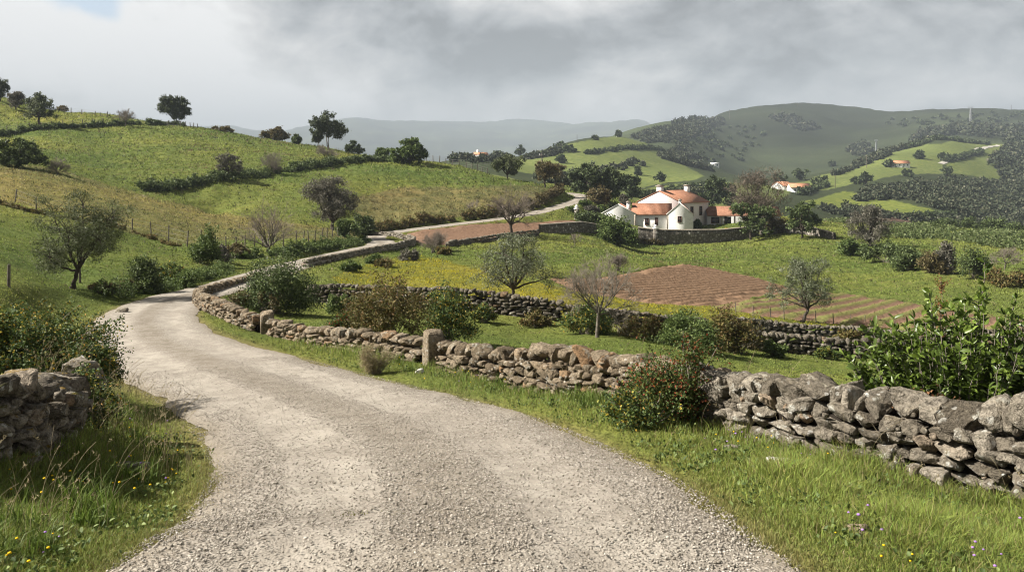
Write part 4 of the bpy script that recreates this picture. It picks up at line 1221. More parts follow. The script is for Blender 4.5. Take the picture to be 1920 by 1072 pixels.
tree_at('dense', 766, 307, 262, 66, 'large round evergreen tree at the end of the hedge bank', 'round_tree', HILLTREE, 140, 230, leaf='mid_leaf', clusters=120, tf=.05, lobes=14)
tree_at('shrub', 717, 293, 276, 24, 'small round bush on the crest beside the large round evergreen', 'bush', HILLTREE, 150, 230, leaf='mid_leaf')
tree_at('olive', 951, 336, 290, 58, 'wind-leaning green tree on the shoulder of the hill by the lane', 'hill_tree', HILLTREE, 150, 230, leaf='olive_green', tf=.22, clusters=90, per=60, spread=.6)
tree_at('olive', 1022, 352, 303, 42, 'brown-leaved upright tree above the lane, the taller of two', 'brown_tree', HILLTREE, 140, 230, leaf='brownleaf', tf=.3, clusters=70, per=50)
tree_at('olive', 1041, 347, 308, 34, 'brown-leaved slender tree above the lane, the shorter of two', 'brown_tree', HILLTREE, 140, 230, leaf='brownleaf', tf=.3, clusters=60, per=50)
tree_at('shrub', 272, 356, 342, 40, 'low bramble bush at the foot of the hedge bank', 'bush', HILLTREE, 105, 160, leaf='dark_leaf')
tree_at('bare', 886, 402, 372, 30, 'sparse twiggy sapling on the rough terrace', 'bare_shrub', HILLTREE, 110, 180, stems=2, levels=3, fine=.02, cat='shrub')

# skyline
tree_at('olive', 73, 233, 176, 60, 'broad grey-green tree standing before the hilltop fence', 'hill_tree', SKYTREE, 150, 230, leaf='olive_green', tf=.24, clusters=80, per=60, lobes=11)
tree_at('olive', 30, 206, 173, 36, 'small round grey tree on the hilltop, second from the end', 'hill_tree', SKYTREE, 160, 260, leaf='grey_leaf', tf=.2, clusters=60, per=50)
tree_at('olive', 0, 190, 150, 26, 'dark narrow tree at the very top of the hill, cut by the picture edge', 'hill_tree', SKYTREE, 160, 260, leaf='euc', tf=.2, clusters=60, per=50)
tree_at('bare', 236, 236, 204, 38, 'leafless pale tree on the hilltop hedge', 'bare_tree', SKYTREE, 170, 260, levels=4, nchild=6, tf=.25, twig='twig_grey')
tree_at('tall', 326, 234, 181, 52, 'flat-topped dark tree standing alone on the skyline above the fence end', 'umbrella_tree', SKYTREE, 170, 280, tf=.22, clusters=110, lobes=18, spread=.62)
tree_at('tall', 617, 280, 212, 62, 'tallest skyline tree, broad dark crown on a double trunk', 'tall_tree', SKYTREE, 170, 280, stems=2, tf=.34, clusters=95, lobes=13)
tree_at('tall', 597, 278, 246, 18, 'slim smaller trunk with a narrow crown beside the tallest skyline tree', 'tall_tree', SKYTREE, 170, 280, tf=.4, clusters=24)
tree_at('shrub', 512, 262, 241, 48, 'olive-brown rounded thicket on the skyline', 'bush', SKYTREE, 190, 280, leaf='brownleaf', clusters=60)
tree_at('dense', 556, 268, 253, 14, 'little cone-shaped conifer on the skyline', 'conifer', SKYTREE, 190, 280, clusters=30, tf=.02)
tree_at('tall', 662, 284, 258, 34, 'hazy grey-green tree peeping over the crest', 'tall_tree', SKYTREE, 230, 420, leaf='far_leaf', tf=.2, clusters=40)
tree_at('shrub', 284, 232, 225, 14, 'tiny bush between the posts of the hilltop fence', 'bush', SKYTREE, 180, 260)
for u, v, wp, lab in [(118, 207, 16, 'low scrub tuft where the skyline fence begins'), (420, 247, 40, 'thin dry scrub just beyond the end of the skyline fence')]:
    tree_at('shrub', u, v, v - 9, wp, lab, 'bush', SKYTREE, 170, 260, leaf='brownleaf', clusters=20, per=30)

# by the farmhouse
tree_at('twiggy', 1418, 428, 318, 106, 'great round brown-twigged tree behind the low farm wing', 'large_bare_tree', YARD, 158, 190, rc=1.0)
tree_at('dense', 1408, 449, 383, 78, 'dark glossy evergreen tree standing before the garden wall', 'evergreen_tree', YARD, 128, 150, leaf='dark_leaf', tf=.22, lobes=14, clusters=75, per=50, spread=.7, rc=.32)
tree_at('dense', 1504, 446, 378, 62, 'dark evergreen tree beyond the end of the garden wall', 'evergreen_tree', YARD, 128, 160, leaf='dark_leaf', tf=.2, lobes=14, clusters=75, per=50, spread=.7, rc=.34)
tree_at('shrub', 1152, 458, 409, 74, 'large dome-shaped green bush in front of the garden wall', 'bush', YARD, 120, 145, leaf='mid_leaf', clusters=110, per=60, spiky=.3)
tree_at('shrub', 1212, 456, 440, 48, 'yellowish low bush at the foot of the garden wall', 'bush', YARD, 120, 146, leaf='brownleaf', clusters=40)
tree_at('shrub', 1307, 431, 413, 14, 'small clipped round bush beside the house corner', 'bush', YARD, 140, 165, clusters=40)
tree_at('dense', 1100, 372, 309, 62, 'dark domed evergreen tree beyond the lane bend, first of the clump', 'dome_tree', YARD, 195, 330, leaf='far_leaf', clusters=90, tf=.05)
tree_at('dense', 1148, 374, 316, 52, 'dark domed evergreen tree in the middle of the clump beyond the lane bend', 'dome_tree', YARD, 195, 330, leaf='far_leaf', clusters=90, tf=.04)
tree_at('dense', 1184, 374, 330, 34, 'lower dark evergreen tree at the end of the clump nearest the roofs', 'dome_tree', YARD, 195, 330, leaf='far_leaf', clusters=60, tf=.04)
tree_at('shrub', 1122, 388, 352, 46, 'pale dry thicket on the bank above the lane bend', 'bush', YARD, 160, 200, leaf='brownleaf', clusters=60, per=40)
tree_at('shrub', 1168, 386, 366, 18, 'small grey bush on the rough bank behind the house', 'bush', YARD, 160, 215, leaf='grey_leaf', clusters=30)
tree_at('shrub', 1108, 400, 388, 30, 'grey-leaved bush on the bank near the clipped hedge', 'bush', YARD, 150, 200, leaf='grey_leaf', clusters=40)
for i, (u, v, wp, hp) in enumerate([(1075, 398, 22, 9), (1095, 386, 24, 10), (1130, 398, 26, 12), (1150, 392, 28, 13), (1060, 406, 22, 8)]):
    tree_at('shrub', u, v, v - hp, wp, 'low green scrub on the rough bank between lane and farmhouse', 'bush', 'scrub on the rough bank', 145, 215, leaf='mid_leaf', clusters=26, per=40)
tree_at('dense', 1336, 388, 332, 50, 'hazy dark tree group behind the farmhouse annex', 'dome_tree', YARD, 230, 420, leaf='far_leaf', clusters=70, tf=.05)
tree_at('dense', 1366, 386, 346, 30, 'hazy smaller tree next to the group behind the annex', 'dome_tree', YARD, 230, 420, leaf='far_leaf', clusters=50, tf=.05)
tree_at('shrub', 1455, 440, 396, 46, 'tangled yellow-green growth draping the end of the low farm wing', 'bush', YARD, 142, 165, leaf='brownleaf', clusters=70, per=40)

# along lane and walls
tree_at('shrub', 516, 588, 478, 142, 'broad dark evergreen bush bulging over the lane bend wall', 'bush', BUSH, 27, 60, leaf='dark_leaf', clusters=190, per=75, rc=.3)
tree_at('shrub', 480, 580, 538, 100, 'grey-brown dead thicket below the broad dark bush', 'thicket', BUSH, 26, 46, leaf='brownleaf', clusters=36, per=26, spiky=1.2)
tree_at('shrub', 270, 545, 482, 62, 'upright dark shrub at the lane edge below the olive tree', 'bush', BUSH, 32, 50, leaf='dark_leaf', clusters=80, per=70, spiky=.5)
tree_at('shrub', 374, 494, 440, 58, 'spiky bright-edged shrub hanging over the lane bank by the fence', 'bush', BUSH, 44, 75, leaf='mid_leaf', clusters=60, per=60, spiky=1.2, lean=.3)
for u, v, t, wp, lf, lab in [(322, 532, 492, 76, 'bramble', 'low bramble mound on the lane bank'), (353, 540, 508, 46, 'mid_leaf', 'dense blue-green mound close to the lane'), (248, 548, 525, 50, 'brownleaf', 'brownish grassy mound on the lane bank'),
                         (415, 490, 460, 34, 'grey_leaf', 'greyish dry bush on the bank under the fence'), (445, 482, 458, 44, 'brownleaf', 'brownish bush on the bank below the leafless tree'), (190, 548, 530, 44, 'brownleaf', 'dry tussock at the foot of the olive tree')]:
    tree_at('shrub', u, v, t, wp, lab, 'bush', BUSH, 28, 80, leaf=lf, clusters=45, per=55)
tree_at('shrub', 735, 648, 528, 168, 'tall russet-green bramble bush behind the low pale wall', 'bush', BUSH, 21, 34, leaf='russet', clusters=150, per=70, spiky=1.0, leafL=.065, leafW=.038, rc=.2)
tree_at('shrub', 843, 642, 540, 96, 'bushy green shrub joined to the tall bramble bush', 'bush', BUSH, 23, 36, leaf='bramble', clusters=110, per=70, spiky=.3, rc=.2)
tree_at('shrub', 640, 640, 596, 76, 'low reddish bramble tangle behind the low pale wall', 'bush', BUSH, 21, 32, leaf='rose', clusters=40, per=40, spiky=2.0)
tree_at('shrub', 1096, 626, 574, 96, 'dark bramble mass spilling over the terrace wall', 'bush', BUSH, 30, 44, leaf='bramble', clusters=90, per=60, spiky=.3)
tree_at('shrub', 1206, 634, 596, 90, 'low dark scrub on the terrace wall beside the leafless tree', 'bush', BUSH, 30, 44, leaf='russet', clusters=60, per=50, spiky=.6)
tree_at('shrub', 1290, 655, 586, 120, 'wide dark bush at the edge of the lower grass', 'bush', BUSH, 29, 44, leaf='mid_leaf', clusters=120, per=70, spiky=.4)
tree_at('shrub', 1372, 660, 584, 92, 'brownish-green bush where the coped field wall begins', 'bush', BUSH, 29, 44, leaf='russet', clusters=100, per=60, spiky=.6)
tree_at('shrub', 705, 700, 655, 56, 'dry brown grass bush in front of the low pale wall', 'bush', BUSH, 14, 22, leaf='straw', clusters=26, per=22, spiky=2.5, leafL=.08, leafW=.006)
tree_at('shrub', 680, 440, 405, 46, 'dark green bush beside the grey-leaved round tree', 'bush', BUSH, 70, 120, leaf='dark_leaf', clusters=70)
tree_at('shrub', 652, 446, 412, 40, 'mid-green bush under the grey-leaved round tree', 'bush', BUSH, 70, 120, leaf='mid_leaf', clusters=50)
for u, v, t, wp, lf, lab in [(1602, 478, 450, 56, 'mid_leaf', 'light green bush at the head of the hedge'), (1660, 492, 455, 76, 'dark_leaf', 'dark bush under the grey-green broad tree'), (1706, 505, 464, 62, 'dark_leaf', 'black-green bush in the middle of the hedge'),
                             (1745, 512, 474, 46, 'brownleaf', 'brown dry bush in the hedge'), (1772, 512, 455, 40, 'grey_leaf', 'grey twiggy bush in the hedge'), (1822, 522, 466, 72, 'dark_leaf', 'wide dark bush in the hedge behind the tall leafy shoot'), (1890, 535, 505, 70, 'russet', 'low russet bush at the end of the hedge')]:
    tree_at('shrub', u, v, t, wp, lab, 'bush', 'bushes of the field hedge', 75, 130, leaf=lf, clusters=70, per=50)
for u, v, t, wp, lf, lab in [(700, 494, 478, 30, 'mid_leaf', 'low shrub under the lane wall of the second bend'), (720, 500, 486, 34, 'russet', 'olive shrub at the top of the yellow-flowered field'), (652, 508, 490, 40, 'mid_leaf', 'green shrub below the lane wall'),
                             (770, 488, 468, 36, 'grey_leaf', 'greyish shrub by the end of the lane wall'), (835, 478, 464, 30, 'russet', 'reddish shrub at the start of the boundary wall')]:
    tree_at('shrub', u, v, t, wp, lab, 'bush', BUSH, 50, 110, leaf=lf, clusters=36, per=45)


for u, v, t, wp, lf, lab in [(905, 604, 574, 46, 'bramble', 'bramble tumbling over the dark terrace wall beside the silvery olive tree'), (1005, 612, 588, 60, 'russet', 'low russet scrub at the foot of the dark terrace wall'), (1452, 668, 642, 44, 'mid_leaf', 'small green bush before the coped field wall'),
                             (1548, 672, 652, 36, 'bramble', 'bramble clump half way along the coped field wall'), (1418, 622, 600, 40, 'grey_leaf', 'grey weeds on the low overgrown terrace wall'), (640, 588, 556, 50, 'mid_leaf', 'green bush against the end of the dark terrace wall'), (1590, 640, 622, 40, 'russet', 'russet weeds where the overgrown terrace wall meets the coped wall')]:
    tree_at('shrub', u, v, t, wp, lab, 'bush', BUSH, 28, 48, leaf=lf, clusters=40, per=45, spiky=.5)


# ---- close plants
def close_shrub(name, label, loc, H, W, D, leaf, clusters, per, L, Wd, rc, spiky, seed, lean=0.0, wood='twig', wr=.01, shape='leaf', rz=0, up=.3):
    r = np.random.default_rng(seed)
    wd, cr = shrub(H, W, r, clusters=clusters, per=per, leafL=L, leafW=Wd, rc=rc, D=D, spiky=spiky, shape=shape, lean=lean, wood_r=wr, stems=30, up=up)
    return plant(name, 'shrub', label, loc, wd, cr, M[wood], M[leaf], None, ('stems', 'foliage'), rz)


def on(u, v, Y):
    p = P(u, v, Y); p[2] = float(gz(p[0], p[1])); return p


close_shrub('bramble', 'sprawling bramble thicket with yellowing leaves behind the tall mossy wall', on(48, 720, 12.2), .95, 2.5, 2.4, 'bramble', 230, 62, .042, .027, .17, .8, 301)
close_shrub('bramble', 'bramble arching out over the lane edge behind the lichened boulder', on(160, 705, 11.9), .6, .75, 1.2, 'bramble', 110, 70, .042, .027, .15, 1.6, 302)
close_shrub('bramble', 'bramble at the end of the mossy wall with yellow tips', on(168, 770, 8.9), .62, .6, .7, 'bramble', 34, 48, .036, .022, .1, 1.6, 303)
close_shrub('rose_bush', 'red-tinged wild rose bush growing over the break in the wall', on(1278, 806, 9.9), 1.0, 1.25, .9, 'rose', 120, 75, .034, .021, .13, .8, 304)
close_shrub('bramble', 'low dark bramble creeping from the rose bush onto the verge', on(1215, 822, 9.3), .42, 1.0, .6, 'bramble', 46, 50, .036, .023, .1, .6, 305)

# the broad-leaved shrub over the near wall: upright shoots with whorled leaves
r = np.random.default_rng(401)
wd = MB(); cr = MB(); segs = []
cl, dl = [], []
base = on(1790, 835, 8.6)
def shoot(p0, p1, p2, n, r0, dens=1.0, start=.25):
    pts = chain(segs, bez(p0, p1, p2, 12), r0, r0 * .3, .008, r)
    t = np.linspace(0, 1, 12)
    for q in np.linspace(start, 1, int(n)):
        i = min(int(q * 11), 10); f = q * 11 - i
        c = pts[i] * (1 - f) + pts[i + 1] * f; ax = pts[i + 1] - pts[i]; ax /= np.linalg.norm(ax)
        for j in range(int(3 * dens + r.random())):
            s_ = r.normal(size=3); s_ -= s_.dot(ax) * ax; s_ /= np.linalg.norm(s_)
            cl.append(c); dl.append(s_ * .75 + ax * r.uniform(.25, .9))
for i in range(520):
    a = r.uniform(0, 6.28); q = math.sqrt(r.random())
    x = math.cos(a) * q * 1.3 + .15; y = math.sin(a) * q * .8
    h = (1.62 - .55 * q ** 2) * r.uniform(.35, 1.05)
    p0 = np.array([x * .3, y * .3, r.uniform(-.05, .25)])
    shoot(p0, np.array([x * .75, y * .75, h * .45]), np.array([x + r.normal() * .08, y, h]), 11, .009, 1.1, .3)
for (du, dvv, n, bx) in [(1846, 492, 22, .25), (1905, 560, 14, .45), (1742, 548, 16, -.1), (1640, 610, 10, -.5), (1890, 610, 12, .5), (1790, 590, 14, .1), (1700, 610, 12, -.3)]:
    tip = P(du, dvv, 8.6 + r.normal() * .15) - base
    p0 = np.array([bx * .5, 0, .5]); shoot(p0, np.array([bx + (tip[0] - bx) * .3, 0, tip[2] * .6]), tip, n, .013, 1.1, .25)
    for j in range(3):
        f = r.uniform(.45, .8); b = p0 * (1 - f) + tip * f; e = b + np.array([r.normal() * .25, r.normal() * .2, r.uniform(.02, .2)])
        shoot(b, (b + e) / 2 + np.array([0, 0, .03]), e, 6, .006, 1.1, .3)
leaves(cr, np.array(cl), .092, .042, r, .1, 0, .22, np.array(dl), 'leaf')
put_tubes(wd, segs, 5)
plant('broad_leaved_shrub', 'shrub', 'glossy broad-leaved shrub with tall shoots leaning over the near capstones', base, wd, cr, M['twig_grey'], M['laurel'], None, ('stems', 'foliage'))
# a dock stalk in seed behind it, and dead leaves caught on the capstones
r = np.random.default_rng(402); mb = MB(); segs = []
b0 = on(1768, 800, 9.2); top = P(1765, 528, 9.2) - b0
pts = chain(segs, bez(np.zeros(3), top * .5 + np.array([.05, 0, 0]), top, 12), .007, .003, 0, r)
hd = MB()
for i in range(18):
    f = r.uniform(.55, 1); c = top * f; e = c + np.array([r.normal() * .06, r.normal() * .05, .1]); chain(segs, bez(c, (c + e) / 2, e, 4), .003, .0015, 0, r)
    leaves(hd, np.repeat(bez(c, (c + e) / 2, e, 5), 7, axis=0) + r.normal(size=(35, 3)) * .012, .022, .014, r)
put_tubes(mb, segs, 4)
plant('dock_stalk', 'plant', 'rusty brown dock stalk in seed rising behind the broad-leaved shrub', b0, mb, hd, M['twig_red'], leaf_mat('seed_rust', [(0, (.1, .045, .02)), (1, (.22, .1, .04))], .2, .8, .1), None, ('stem', 'leaves'))  # the part called leaves is the seed heads
r = np.random.default_rng(403); mb = MB(); c = P(1722, 752, 7.7)
leaves(mb, c + r.normal(size=(260, 3)) * np.array([.14, .08, .045]), .04, .024, r, .2, 0, .35, None, 'leaf')
tag(mb.build('dead_leaves', leaf_mat('dead_leaf', [(0, (.1, .05, .025)), (1, (.26, .14, .07))], .2, .8, .1)), 'clump of withered brown leaves on the capstones under the broad-leaved shrub', 'dead leaves', kind='stuff')

# hedges on banks
hedge_line('hedge', 'long dark hedge bank climbing across the green hillside', [(285, 358), (340, 352), (400, 340), (450, 333), (520, 325), (600, 312), (660, 306), (735, 302)], 12, 1.6, 'dark_leaf', None, 112, 230, 1.0, uneven=.4)
hedge_line('hedge', 'thin hedge of scrub below the hilltop fence', [(-30, 252), (40, 247), (110, 241), (180, 238), (250, 233), (320, 235), (370, 240)], 6, .9, 'dark_leaf', None, 150, 250, .8, uneven=.5)
hedge_line('hedge', 'dark grassy scrub along the foot of the rough terrace above the ploughed field', [(705, 432), (760, 424), (820, 417), (880, 410), (930, 403), (975, 396)], 11, .9, 'russet', None, 108, 160, .9, uneven=.4)
hedge_line('hedge', 'brown dry scrub on the steep bank inside the lane bend', [(985, 392), (1010, 383), (1030, 372), (1045, 362), (1052, 355)], 10, .9, 'brownleaf', None, 130, 190, .8, uneven=.5)
hedge_line('hedge', 'low dark weeds along the edge of the near pasture below the wire fence', [(0, 382), (60, 398), (130, 410), (210, 425), (280, 446), (330, 462)], 5, .5, 'russet', None, 50, 110, .5, uneven=.6)
hedge_line('hedge', 'overgrown scrub bank above the lane below the posts', [(450, 484), (520, 480), (590, 470), (650, 460), (690, 452)], 9, .9, 'mid_leaf', None, 52, 110, .7, uneven=.6)
hedge_line('hedge', 'dry brown brush along the crown of the dark terrace wall', [(860, 580), (920, 588), (980, 595), (1040, 602)], 11, .35, 'russet', None, 36, 50, .7, uneven=.6)
hedge_line('hedge', 'mixed scrub and tall weeds along the lane bank below the olive tree', [(205, 558), (250, 552), (300, 545), (350, 532), (400, 516), (428, 506)], 15, .9, 'mid_leaf', None, 26, 60, .8, uneven=.6)
hedge_line('hedge', 'neat clipped hedge by the white-capped pillar', [(1088, 426), (1130, 424)], 16, .9, 'dark_leaf', None, 135, 165, 2.2, uneven=.08)
hedge_line('hedge', 'row of dark shrubs along the brow below the tall dome trees', [(1255, 398), (1310, 394), (1345, 391)], 7, 1.5, 'mid_leaf', None, 160, 230, .7, uneven=.6)
hedge_line('hedge', 'row of low dark bushes on the brow beyond the leafy crop', [(1770, 424), (1830, 428), (1880, 432), (1930, 436)], 14, 2.5, 'dark_leaf', None, 150, 230, .9, uneven=.5)

# the leafy crop on the far brow: nobody could count the plants
def crop(poly, Y0, Y1, n, ang, sp, seed):
    r = np.random.default_rng(seed); pts = []
    us = [p[0] for p in poly]; vs = [p[1] for p in poly]
    W3 = np.array([at(u, v, Y0, Y1)[:2] for u, v in poly])
    x = r.uniform(W3[:, 0].min(), W3[:, 0].max(), n); y = r.uniform(W3[:, 1].min(), W3[:, 1].max(), n)
    ca, sa = math.cos(ang), math.sin(ang)
    s_ = -x * sa + y * ca; t_ = x * ca + y * sa; s_ = np.round(s_ / sp) * sp + r.normal(size=n) * sp * .12
    x = t_ * ca - s_ * sa; y = t_ * sa + s_ * ca
    ok = poly_mask(x, y, W3); x, y = x[ok], y[ok]
    C = np.column_stack([x, y, gz(x, y)])
    C = np.repeat(C, 9, axis=0); C = C + np.abs(r.normal(size=C.shape)) * np.array([0, 0, .28]) + r.normal(size=C.shape) * np.array([.28, .28, .05])
    return C
CR = np.concatenate([crop([(1655, 446), (1672, 424), (1740, 420), (1800, 430), (1770, 440), (1725, 448)], 120, 185, 2600, rad(8), 1.1, 1), crop([(1740, 446), (1800, 436), (1850, 433), (1960, 440), (1960, 470), (1850, 462)], 105, 185, 3600, rad(8), 1.1, 2),
                     crop([(1540, 412), (1570, 405), (1600, 410), (1580, 418)], 130, 190, 500, rad(8), 1.1, 3)])
mb = MB(); leaves(mb, CR, .42, .3, np.random.default_rng(3), .35, 0, .25)
tag(mb.build('leafy_crop', M['kale']), 'bright green leafy crop growing in rows on the far brow', 'crop', kind='stuff')


# ------------------------------------------------------------------ woods, scrub and hedgerows on the far hills
def canopy_pts(u, v, Y0, Y1, hpx, wpx, r, n=40):
    b = at(u, v, Y0, Y1); Y = b[1]
    if abs(VH + (CZ - b[2]) * F / Y - v) > 12: return None
    H = hpx * Y / F; W = wpx * Y / F
    d = r.normal(size=(n, 3)); d /= np.linalg.norm(d, axis=1, keepdims=True); d *= (r.random(n) ** .4)[:, None]
    d[:, 2] = np.abs(d[:, 2])
    return b + np.array([0, 0, H * .12]) + d * np.array([W * .5, W * .5, H * .8]) * r.uniform(.75, 1.1), Y


def wood_fill(poly, Y0, Y1, n, hpx, seed, wf=1.0, edge=None):
    r = np.random.default_rng(seed); us = [p[0] for p in poly]; vs = [p[1] for p in poly]; out = []; sz = []
    k = 0
    while k < n:
        u = r.uniform(min(us), max(us)); v = r.uniform(min(vs), max(vs))
        if not poly_mask(np.array([u]), np.array([v]), poly)[0]: continue
        k += 1
        f = .45 + 1.25 * r.random() ** 1.6
        c = canopy_pts(u, v, Y0, Y1, hpx * f, hpx * f * wf * r.uniform(.9, 1.4), r, 85)
        if c is None: continue
        out.append(c[0]); sz.append(np.full(len(c[0]), c[1]))
    return (np.concatenate(out), np.concatenate(sz)) if out else (np.zeros((0, 3)), np.zeros(0))


def woods(name, label, parts, mat, px=2.0):
    mb = MB(); r = np.random.default_rng(77)
    for C, Y in parts:
        if len(C) == 0: continue
        q = np.floor(np.log(Y) * 4)
        for b in np.unique(q):
            s = q == b; L = px * Y[s].mean() / 800
            leaves(mb, C[s], L * 1.3, L, r, .2, 0, .25)
    tag(mb.build(name, mat), label, 'woods', kind='stuff')


M['wood_a'] = leaf_mat('wood_leaf', [(0, (.03, .04, .022)), (.5, (.055, .066, .036)), (.85, (.09, .095, .055)), (1, (.13, .122, .08))], .1, .7, .12, None, .07)
woods('woods', 'mixed dark woodland filling the valley below the white house', [
    wood_fill([(1610, 378), (1640, 358), (1700, 349), (1760, 344), (1800, 342), (1865, 350), (1935, 335), (1935, 428), (1860, 420), (1790, 402), (1700, 374)], 330, 640, 1000, 14, 1),
    wood_fill([(1600, 374), (1620, 360), (1650, 354), (1660, 364), (1620, 378)], 330, 560, 50, 10, 2),
    wood_fill([(1860, 300), (1900, 260), (1935, 262), (1935, 340), (1880, 340)], 420, 1000, 120, 14, 3)], M['wood_a'])
woods('woods', 'dark belt of trees along the slope above the far white house', [
    wood_fill([(1700, 268), (1740, 244), (1800, 238), (1870, 240), (1935, 238), (1935, 268), (1880, 262), (1800, 252), (1740, 262)], 640, 1300, 260, 10, 4),
    wood_fill([(1560, 330), (1640, 292), (1720, 262), (1760, 258), (1700, 276), (1640, 304), (1580, 326)], 500, 1000, 120, 8, 5)], M['wood_a'])
woods('woods', 'hazy wood on the shoulder of the hill under the ridge', [
    wood_fill([(1180, 258), (1250, 240), (1290, 226), (1350, 220), (1362, 232), (1320, 250), (1270, 268), (1215, 268)], 820, 1700, 320, 8, 6),
    wood_fill([(1230, 290), (1290, 280), (1340, 330), (1300, 335), (1260, 318)], 650, 1300, 170, 8, 7),
    wood_fill([(1440, 222), (1470, 214), (1520, 232), (1545, 240), (1500, 246)], 1200, 1900, 80, 6, 8),
    wood_fill([(1590, 285), (1620, 270), (1635, 282), (1610, 294)], 900, 1500, 40, 9, 9)], M['wood_a'])
woods('scrub', 'scattered scrub dotting the dark hill', [wood_fill([(1250, 262), (1360, 240), (1420, 235), (1440, 260), (1400, 300), (1320, 310)], 900, 1900, 90, 3.2, 10), wood_fill([(1600, 226), (1700, 222), (1920, 208), (1920, 226), (1720, 240)], 1000, 1900, 50, 3, 18)], M['far_leaf'])
woods('scrub', 'hazy scrub and copses in the valley behind the farmhouse', [
    wood_fill([(1540, 390), (1600, 390), (1690, 405), (1700, 413), (1600, 408), (1540, 400)], 230, 420, 70, 11, 11),
    wood_fill([(1080, 322), (1140, 310), (1200, 302), (1210, 312), (1150, 322), (1100, 335)], 330, 640, 40, 9, 12),
    wood_fill([(970, 300), (1020, 288), (1060, 280), (1060, 286), (1010, 298)], 380, 800, 40, 9, 13),
    wood_fill([(990, 332), (1040, 318), (1090, 330), (1100, 352), (1030, 352)], 240, 480, 60, 12, 14),
    wood_fill([(840, 300), (880, 296), (960, 296), (960, 302), (880, 306)], 330, 640, 40, 10, 15),
    wood_fill([(1190, 375), (1260, 360), (1330, 352), (1330, 362), (1260, 372)], 240, 480, 40, 10, 16),
    wood_fill([(1700, 414), (1800, 416), (1900, 424), (1900, 432), (1780, 424)], 190, 420, 90, 13, 17)], M['wood_a'])
for lab, pts, hp, w in [('hedgerow between the upper pastures of the far green hill', [(1100, 290), (1150, 282), (1190, 279), (1240, 281)], 4, 3), ('hedgerow dividing the valley pastures behind the roofs', [(1200, 371), (1260, 357), (1320, 346)], 5, 2),
                        ('dark hedgerow below the white house with orange roof', [(1500, 366), (1530, 356), (1552, 349)], 7, 2), ('hedgerow across the pastures above the far white house', [(1690, 272), (1740, 266), (1800, 266), (1850, 270)], 5, 4),
                        ('hedgerow at the tip of the lower far pasture', [(1700, 407), (1750, 405), (1790, 402)], 5, 2), ('hedgerow beside the pale farm track', [(1770, 304), (1800, 298), (1840, 285)], 5, 3)]:
    hedge_line('hedgerow', lab, pts, hp, w, 'far_leaf', 'far hedgerows', 240, 1000, .6)
for i, (u, v, hp, wp) in enumerate([(1238, 341, 16, 18), (1052, 306, 14, 18), (1196, 328, 14, 12), (1622, 346, 22, 24), (1702, 331, 12, 16), (1725, 298, 14, 16), (1768, 300, 12, 12), (1782, 300, 10, 16), (1776, 330, 18, 16), (1540, 347, 16, 26), (1606, 345, 12, 20), (1500, 338, 20, 24),
                                    (975, 286, 18, 18), (932, 291, 13, 18), (1066, 286, 14, 26), (1050, 276, 8, 18), (1160, 254, 10, 8), (1116, 262, 6, 8), (1876, 298, 14, 16), (1745, 412, 12, 8), (1460, 346, 20, 26), (1560, 310, 8, 8), (1665, 313, 12, 14), (870, 296, 9, 14), (850, 304, 7, 12)]):
    tree_at('tall' if i == 12 else 'dense', u, v, v - hp, wp, 'hazy dark tree standing out in the far pastures', 'far_tree', 'far trees in the pastures', 240, 1000, leaf='far_leaf', clusters=26, per=26, tf=.15, twigs=False)
# ------------------------------------------------------------------ houses
def wallmat(name, col, stain=.5):
    m = NT(name); o = m.obj(); n1 = m.noise(1.6, 6, .7, o); n2 = m.noise(4, 4, .6, o)
    c = m.mixc(m.mrange(n2, .35, .7), tuple(x * .9 for x in col), col)
    c = m.mixc(m.mrange(n1, .52, .68, 0, stain), c, tuple(x * .55 for x in col))
    m.surf(c, .9, .1, m.bump(n2, .3, .03)); return m.m


def roofmat(name, a, b):
    m = NT(name); o = m.obj()
    wv = m.n('ShaderNodeTexWave', wave_type='BANDS', bands_direction='X'); wv.inputs['Scale'].default_value = 1.5; m.l(o, wv.inputs['Vector'])
    n1 = m.noise(1.6, 5, .7, o); n2 = m.noise(9, 3, .6, o)
    c = m.mixc(m.mrange(n1, .3, .7), a, b); c = m.mixc(m.mrange(n2, .45, .62, 0, .75), c, tuple(x * .55 for x in a))
    c = m.mixc(m.mrange(wv.outputs['Fac'], .0, .35, .45, 0), c, tuple(x * .5 for x in a))
    m.surf(c, .85, .15, m.bump(wv.outputs['Fac'], .8, .08)); return m.m


M['white'] = wallmat('whitewash', (.78, .76, .72), .25); M['white_stained'] = wallmat('stained_whitewash', (.7, .69, .66), .5); M['pinkwhite'] = wallmat('pinkish_plaster', (.76, .69, .66), .3)
M['tile'] = roofmat('clay_tiles', (.29, .135, .08), (.42, .215, .135)); M['tile_old'] = roofmat('old_clay_tiles', (.26, .12, .075), (.37, .2, .13))
M['farwhite'] = plain('far_whitewash', (.8, .79, .76), .9, .1, .06, .5); M['fartile'] = plain('far_tiles', (.4, .19, .11), .9, .1, .2, .8)
M['glass'] = NT('window_glass'); M['glass'].surf((.02, .022, .025), .12, .5); M['glass'] = M['glass'].m
M['wood_frame'] = plain('brown_window_wood', (.12, .06, .04), .7, .2); M['quoin'] = plain('quoin_stone', (.27, .235, .19), .95, .1, .3, 3)
M['post'] = plain('weathered_post', (.11, .095, .078), .95, .1, .3, 6); M['wire'] = plain('fence_wire', (.2, .19, .18), .6, .4, .1)
M['metal'] = plain('galvanised_steel', (.3, .31, .32), .6, .4, .1)
M['orange'] = plain('orange_paint', (.5, .22, .03), .6, .3, .1)


